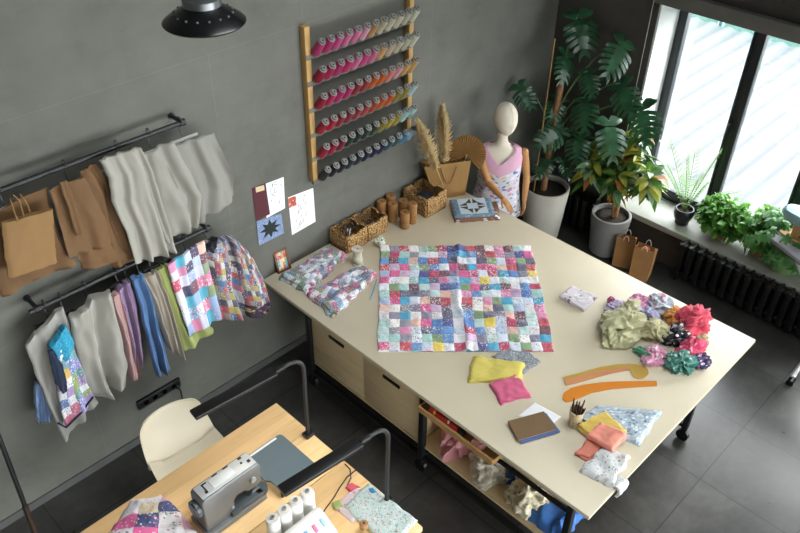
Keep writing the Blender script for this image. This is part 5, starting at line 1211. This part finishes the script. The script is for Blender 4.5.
def add_mleaf(px, X, Lpx, ang, tilt=0.5, root_z=.75):
    """centre pixel surveyed at depth plane X; Lpx length in pixels; ang tip direction (0 = down, positive = to the right)"""
    c = at_x(px[0], px[1], X); dep = (c-CAM).dot(ROW[2]); L = Lpx*dep/FPX*1.10
    right, up, tow = ROW[0], -ROW[1], -ROW[2]
    d = (right*math.sin(ang)-up*math.cos(ang))*math.cos(.35)+tow*math.sin(.35)*.6; d.normalize()
    n_ = (tow+Vector((0,0,tilt))+right*(.25*math.sin(px[0])))
    n_ = (n_-d*n_.dot(d)).normalized()
    base = c-d*L*.5
    n_ = (n_+ROW[0]*math.sin(px[0]*2.3)*.55+Vector((0,0,1))*.25*math.cos(px[1])).normalized(); n_ = (n_-d*n_.dot(d)).normalized(); mb = mleafobj(d, base, L, n_); mb.build('leaf', mleaf, mo, 1.0)
    root = mp+Vector((.02*math.sin(px[0]), .03, min(root_z, base.z-.05 if base.z > .7 else .6)))
    midp = (root+base)/2+Vector((0, 0, .12+.18*(base-root).length)); b2 = base+d*L*.09
    pts = [root*(1-t)**2+midp*2*t*(1-t)+b2*t*t for t in [i/10 for i in range(11)]]
    stems.tube(pts, .0065, 6)
for a in [((582, 31), 5.5, 42, .15, .4, 1.35), ((618, 57), 5.52, 40, -.45, .4, 1.25), ((566, 66), 5.36, 32, -.1, .5, 1.2), ((524, 95), 5.12, 27, .5, .3, 1.0), ((589, 82), 5.40, 26, .1, .8, 1.1),
          ((584, 112), 5.35, 34, -.1, .2, 1.0), ((625, 98), 5.52, 36, .25, .5, .95), ((612, 138), 5.38, 40, .12, .6, .85), ((644, 122), 5.50, 40, .05, .4, .9),
          ((552, 136), 5.25, 32, -.9, .3, .8), ((556, 108), 5.35, 26, -.4, .3, .9), ((578, 146), 5.35, 30, -.2, .4, .75), ((545, 165), 5.25, 24, -.6, .5, .6), ((566, 168), 5.30, 22, .5, .6, .6)]: add_mleaf(*a)
stems.build('stem', M('monstera_stem', '#3d5a30', .5), mo, None)
# ------------------------------------------------------------------ croton
cpx = Vector((5.53, 2.755, 0)); R2 = random.Random(5)
cr_ = thing('croton', 'croton with yellow and green leaves in a grey ribbed floor pot', 'potted plant', cpx)
mb = MB(); pr = [(0,.001),(.125,.001),(.135,.01)]+[(.137+.038*(i/24)+(.004 if i % 3 == 1 else 0), .012+.385*i/24) for i in range(25)]+[(.170,.402),(.152,.402),(.147,.36),(0,.36)]
mb.lathe(pr, cpx, 40); mb.build('pot', greypot, cr_, .5)
mb = MB(); mb.lathe([(0,.368),(.08,.37),(.1465,.364)], cpx, 28); mb.build('soil', soil, cr_, None)
mb = MB(); tr_t = cpx+Vector((.03,-.03,.92)); mb.tube([cpx+Vector((.02,-.02,.36)), cpx+Vector((.015,-.03,.6)), tr_t], [.026, .022, .018], 12); mb.tube([cpx+Vector((.0,-.01,.36)), cpx+Vector((-.02,0,.6)), cpx+Vector((-.03,.03,.75))], [.014, .012, .01], 10)
mb.tube([cpx+Vector((.03,-.03,.9)), cpx+Vector((.06,-.05,1.22))], [.02, .018], 10); mb.build('trunk', bark, cr_)
cm1 = M_leaf('croton_green', '#3a662c', '#5f8a3a', .3, .3, ('#cdb13c', .07)); cm2 = M_leaf('croton_yellow', '#98a03c', '#b9b450', .35, .4, ('#3f6426', .10)); cm3 = M_leaf('croton_pale', '#5f8a5f', '#8aa98a', .3, .3, ('#dfe0b0', .06)); cm4 = M_leaf('croton_rust', '#8a5226', '#b0762f', .5, .3)
mb = MB()
whorls = [(cpx+Vector((.03,-.03,.92)), 34, .20), (cpx+Vector((-.03,.03,.80)), 26, .19), (cpx+Vector((.06,-.26,.82)), 34, .21), (cpx+Vector((-.16,.18,.84)), 28, .20), (cpx+Vector((.10,-.06,1.12)), 30, .19),
          (cpx+Vector((-.18,-.08,.84)), 28, .19), (cpx+Vector((.02,.20,.95)), 24, .19), (cpx+Vector((-.10,-.30,.92)), 28, .20), (cpx+Vector((.02,-.14,1.0)), 26, .2)]
for (w, n_, L) in whorls:
    L *= .82
    for k in range(int(n_*1.6)):
        d = sph(R2); d.z = d.z*.6+.12
        if (w+d.normalized()*L*1.15).x > WX-.03 and w.z < 2.3: d.x = -abs(d.x)*.6
        q_ = R2.random(); mi = 0 if q_ < .40 else 1 if q_ < .68 else 2 if q_ < .95 else 3
        leaf_blade(mb, w+d.normalized()*.02+Vector((0,0,R2.uniform(-.09,.09))), d, Vector((0,0,1))+sph(R2)*.4, L*R2.uniform(.75,1.15), L*.19, lance, 6, .35, .25, mi)
for k in range(6):
    a = R2.uniform(0, 2*PI); leaf_blade(mb, cpx+Vector((.02,-.02,.66+.03*k)), Vector((math.cos(a), math.sin(a), -.8)), Vector((0,0,1)), .13, .03, lance, 6, .5, .3, 3)
mb.build('foliage', [cm1, cm2, cm3, cm4], cr_, None)
mb = MB()
for (w, n_, L) in whorls[1:]: mb.tube([cpx+Vector((.02,-.03,.66)), (cpx+w)/2+Vector((.01,-.02,.36)), w], .007, 6)
mb.build('twig', bark, cr_, None)
# ------------------------------------------------------------------ palm in black pot on the sill
pp = Vector((5.84, 2.25, SILL+.001))
pa = thing('palm', 'small feathery palm in a black pot on the window sill', 'potted plant', pp)
mb = MB(); mb.lathe([(0,.001),(.052,.001),(.06,.012),(.058,.03),(.075,.06),(.086,.10),(.084,.135),(.076,.152),(.068,.152),(.072,.12),(0,.115)], pp, 32); mb.build('pot', M('black_glazed_pot', '#23262a', .3, .1), pa)
mb = MB(); mb.lathe([(0,.125),(.071,.121)], pp, 24); mb.build('soil', soil, pa, None)
R3 = random.Random(11); mb = MB(); stm = MB()
for k in range(12):
    a = k*2.4+.3; el = R3.uniform(.75, 1.42); L = R3.uniform(.38, .66) if k > 4 else .72
    h_ = Vector((math.cos(a)*math.cos(el), math.sin(a)*math.cos(el), math.sin(el)))
    if h_.x > .2: h_.x = .2
    pts = []
    for i in range(15):
        t = i/14; pts.append(pp+Vector((0,0,.12))+h_*(L*t)-Vector((0,0,1))*(L*.55*t*t*(1-h_.z*.75)))
    for p in pts: p.x = min(p.x, FX-.02)
    stm.tube(pts, .0022, 5)
    for i in range(4, 15):
        d = (pts[i]-pts[i-1]).normalized(); s = d.cross(Vector((0,0,1))).normalized()
        for sg in (-1, 1):
            dd = d*.55+s*sg*.8+Vector((0,0,.15)); ll = .11*(1-.45*abs(i/14-.55)*1.6)
            if pts[i].x+dd.normalized().x*ll < FX-.015: leaf_blade(mb, pts[i], dd, Vector((0,0,1)), ll, .005, lance, 4, .3, .1)
mb.build('foliage', M_leaf('palm_leaf', '#7fae66', '#a3cb86', .4, .6), pa, None); stm.build('stem', M('palm_stem', '#7f9a58', .6), pa, None)
# ------------------------------------------------------------------ bushy sill plants
def bush(c, r, n, L, Wd, mat, lab, name, pot, seed, clusters=None, drp=.3, xmax=None):
    rr = random.Random(seed); o = thing(name, lab, 'potted plant', c)
    xmax = xmax or FX-.03
    mb = MB(); pr_, ph, pm = pot
    potshape(mb, c, pr_*.8, pr_, ph, .012, 28); mb.build('pot', pm, o)
    mb = MB(); mb.lathe([(0, ph-.04), (pr_-.02, ph-.044)], c, 24); mb.build('soil', soil, o, None)
    mb = MB(); sm_ = MB(); cc = Vector(c)+Vector((0, 0, ph+r[2]*.55))
    for k in range(n):
        d = sph(rr); q_ = rr.uniform(.45, 1)**.6
        if clusters: d.x -= .25
        p = cc+Vector((d.x*r[0]*q_, d.y*r[1]*q_, d.z*r[2]*q_))
        p.x = min(p.x, xmax-L*1.0); p.z = max(p.z, c.z+(.02 if not clusters or d.y > .3 else .19))
        if (p-Vector((c.x, c.y, p.z))).length < pr_+.02 and p.z < c.z+ph: p.z = c.z+ph+.02
        sm_.tube([Vector((c.x, c.y, c.z+ph-.05))+Vector((rr.uniform(-.03,.03), rr.uniform(-.03,.03), 0)), (p+Vector((c.x, c.y, c.z+ph)))/2+Vector((0,0,.04)), p], .002, 4, False)
        if clusters:
            u_ = (d+Vector((0,0,.7))).normalized(); B = basis(u_)
            for j in range(clusters):
                a = j*2*PI/clusters+rr.random(); dd = B @ Vector((math.cos(a), math.sin(a), -.15)); leaf_blade(mb, p, dd, u_, L*rr.uniform(.8, 1.1), Wd, lance, 5, drp, .15)
        else:
            for j in range(4):
                dd = d*.5+sph(rr)+Vector((0,0,.1)); leaf_blade(mb, p+sph(rr)*.02, dd, Vector((0,0,1))+sph(rr)*.5, L*rr.uniform(.7, 1.15), Wd, lance, 5, drp, .2)
    for v in mb.bm.verts: v.co.x = min(v.co.x, xmax+.004*math.sin(v.co.y*90))
    mb.build('foliage', mat, o, None); sm_.build('stem', M('green_twig', '#5b6b3a', .6), o, None); return o
tpot = (.085, .13, M('terracotta', '#8a5b40', .8)); gpot = (.14, .20, M('green_glazed_pot', '#6f8a58', .4, .15, 6))
lf1 = M_leaf('bright_leaf', '#3f7a2c', '#6fa545', .35, .4); lf2 = M_leaf('fresh_leaf', '#4f8a38', '#86b45a', .35, .45); lf3 = M_leaf('schefflera_leaf', '#356f34', '#72a868', .22, .35)
bush(Vector((5.88, 1.92, SILL+.001)), (.17, .20, .15), 190, .075, .02, lf1, 'bushy bright green plant on the sill beside the black potted palm', 'leafy_plant', tpot, 3)
bush(Vector((5.89, 1.58, SILL+.001)), (.16, .19, .17), 170, .075, .02, lf2, 'bushy plant in the middle of the sill behind the umbrella leaved plant', 'leafy_plant', tpot, 5)
bush(Vector((5.85, 1.345, SILL+.001)), (.30, .36, .22), 120, .066, .0125, lf3, 'umbrella leaved plant in a round green pot on the sill by the ironing board', 'umbrella_plant', gpot, 8, 7)
bush(Vector((5.95, 1.10, SILL+.001)), (.14, .28, .34), 260, .08, .02, lf2, 'tall light green plant on the sill beyond the ironing board', 'leafy_plant', tpot, 13)
# ------------------------------------------------------------------ ironing board and sleeve board
ib0 = at_z(766.5, 237, .80); ib1 = at_z(800, 259, .80); bd = (ib1-ib0).normalized(); bn = Vector((bd.y, -bd.x, 0))
if bn.x < 0: bn = -bn
ib = thing('ironing_board', 'ironing board with grey cover beside the window sill', 'ironing board', (ib0.x, ib0.y-.6, 0))
def bp(s, w, z): return ib0+bd*s+bn*w+Vector((0,0,z-.80))
mb = MB(); Wb = .235
poly = [(0.0, .02), (-.03, .07), (-.045, Wb/2), (-.03, Wb-.05), (0, Wb), (1.15, Wb+.05), (1.15, -.02), (.3, -.012)]
mb.prism([tuple(bp(s, w, .8)[:2]) for s, w in poly], .772, .80); es = list({e for f in mb.bm.faces for e in f.edges}); bmesh.ops.bevel(mb.bm, geom=es, offset=.008, segments=2, affect='EDGES', profile=.5)
mb.build('board', M_cloth('board_cover', '#a3a3aa'), ib)
mb = MB(); mb.prism([tuple(bp(s*.99+.008, w*.97+.004, .77)[:2]) for s, w in poly], .760, .7715); mb.build('tray', M('dark_board_edge', '#5b5459', .5), ib)
mb = MB(); ft = at_z(790, 384, 0); f2 = at_z(806, 366, 0)
def leg_to(a, b): mb.tube([a, b], .013, 10)
leg_to(bp(.75, .04, .758), Vector((ft.x+.03, ft.y+.02, .03))); leg_to(bp(.25, .04, .758), Vector((bp(1.1, .0, 0).x, bp(1.1, 0, 0).y, .03))); mb.build('leg', M('white_tube', '#d0d2d2', .35), ib)
mb = MB(); leg_to(Vector((ft.x, ft.y, .03)), Vector((ft.x+.34, ft.y+.03, .03))); mb.build('foot_bar', M('white_tube', '#d0d2d2', .35), ib)
mb = MB(); mb.tube([(ft.x-.03, ft.y, .028), (ft.x+.035, ft.y+.004, .028)], .026, 12); mb.build('foot_cap', blackp, ib)
sl = thing('sleeve_board', 'wooden sleeve board with pale blue pad on the ironing board', 'sleeve board', bp(.3, .16, .80))
lw = M_wood('light_wood', '#c9a06a', '#ad8450', 2, (4, 4, 4), .5)
def slab(s0, s1, w0, w1, z0, z1, mat, name, par, nose=True, bev=.006):
    mb = MB(); wm = (w0+w1)/2; hw = (w1-w0)/2
    pl = ([(s0+hw*.9*(1-math.cos(a)), wm-hw*math.sin(a)) for a in [-PI/2+i*PI/10 for i in range(11)]] if nose else [(s0, w1), (s0, w0)])
    pl = pl+[(s1, w0), (s1, w1)]
    mb.prism([tuple(bp(s, w, .8)[:2]) for s, w in pl], z0, z1); es = list({e for f in mb.bm.faces for e in f.edges}); bmesh.ops.bevel(mb.bm, geom=es, offset=bev, segments=2, affect='EDGES', profile=.5)
    return mb.build(name, mat, par)
slab(-.01, .70, .115, .235, .801, .825, lw, 'base_board', sl, True, .004); slab(.09, .22, .14, .21, .8255, .955, lw, 'upright', sl, False, .004); slab(.225, .32, .125, .225, .8255, .86, lw, 'block', sl, False, .004)
slab(-.05, .70, .10, .26, .956, 1.03, M_cloth('pale_blue_pad', '#9dbfc6'), 'pad', sl, True, .03)
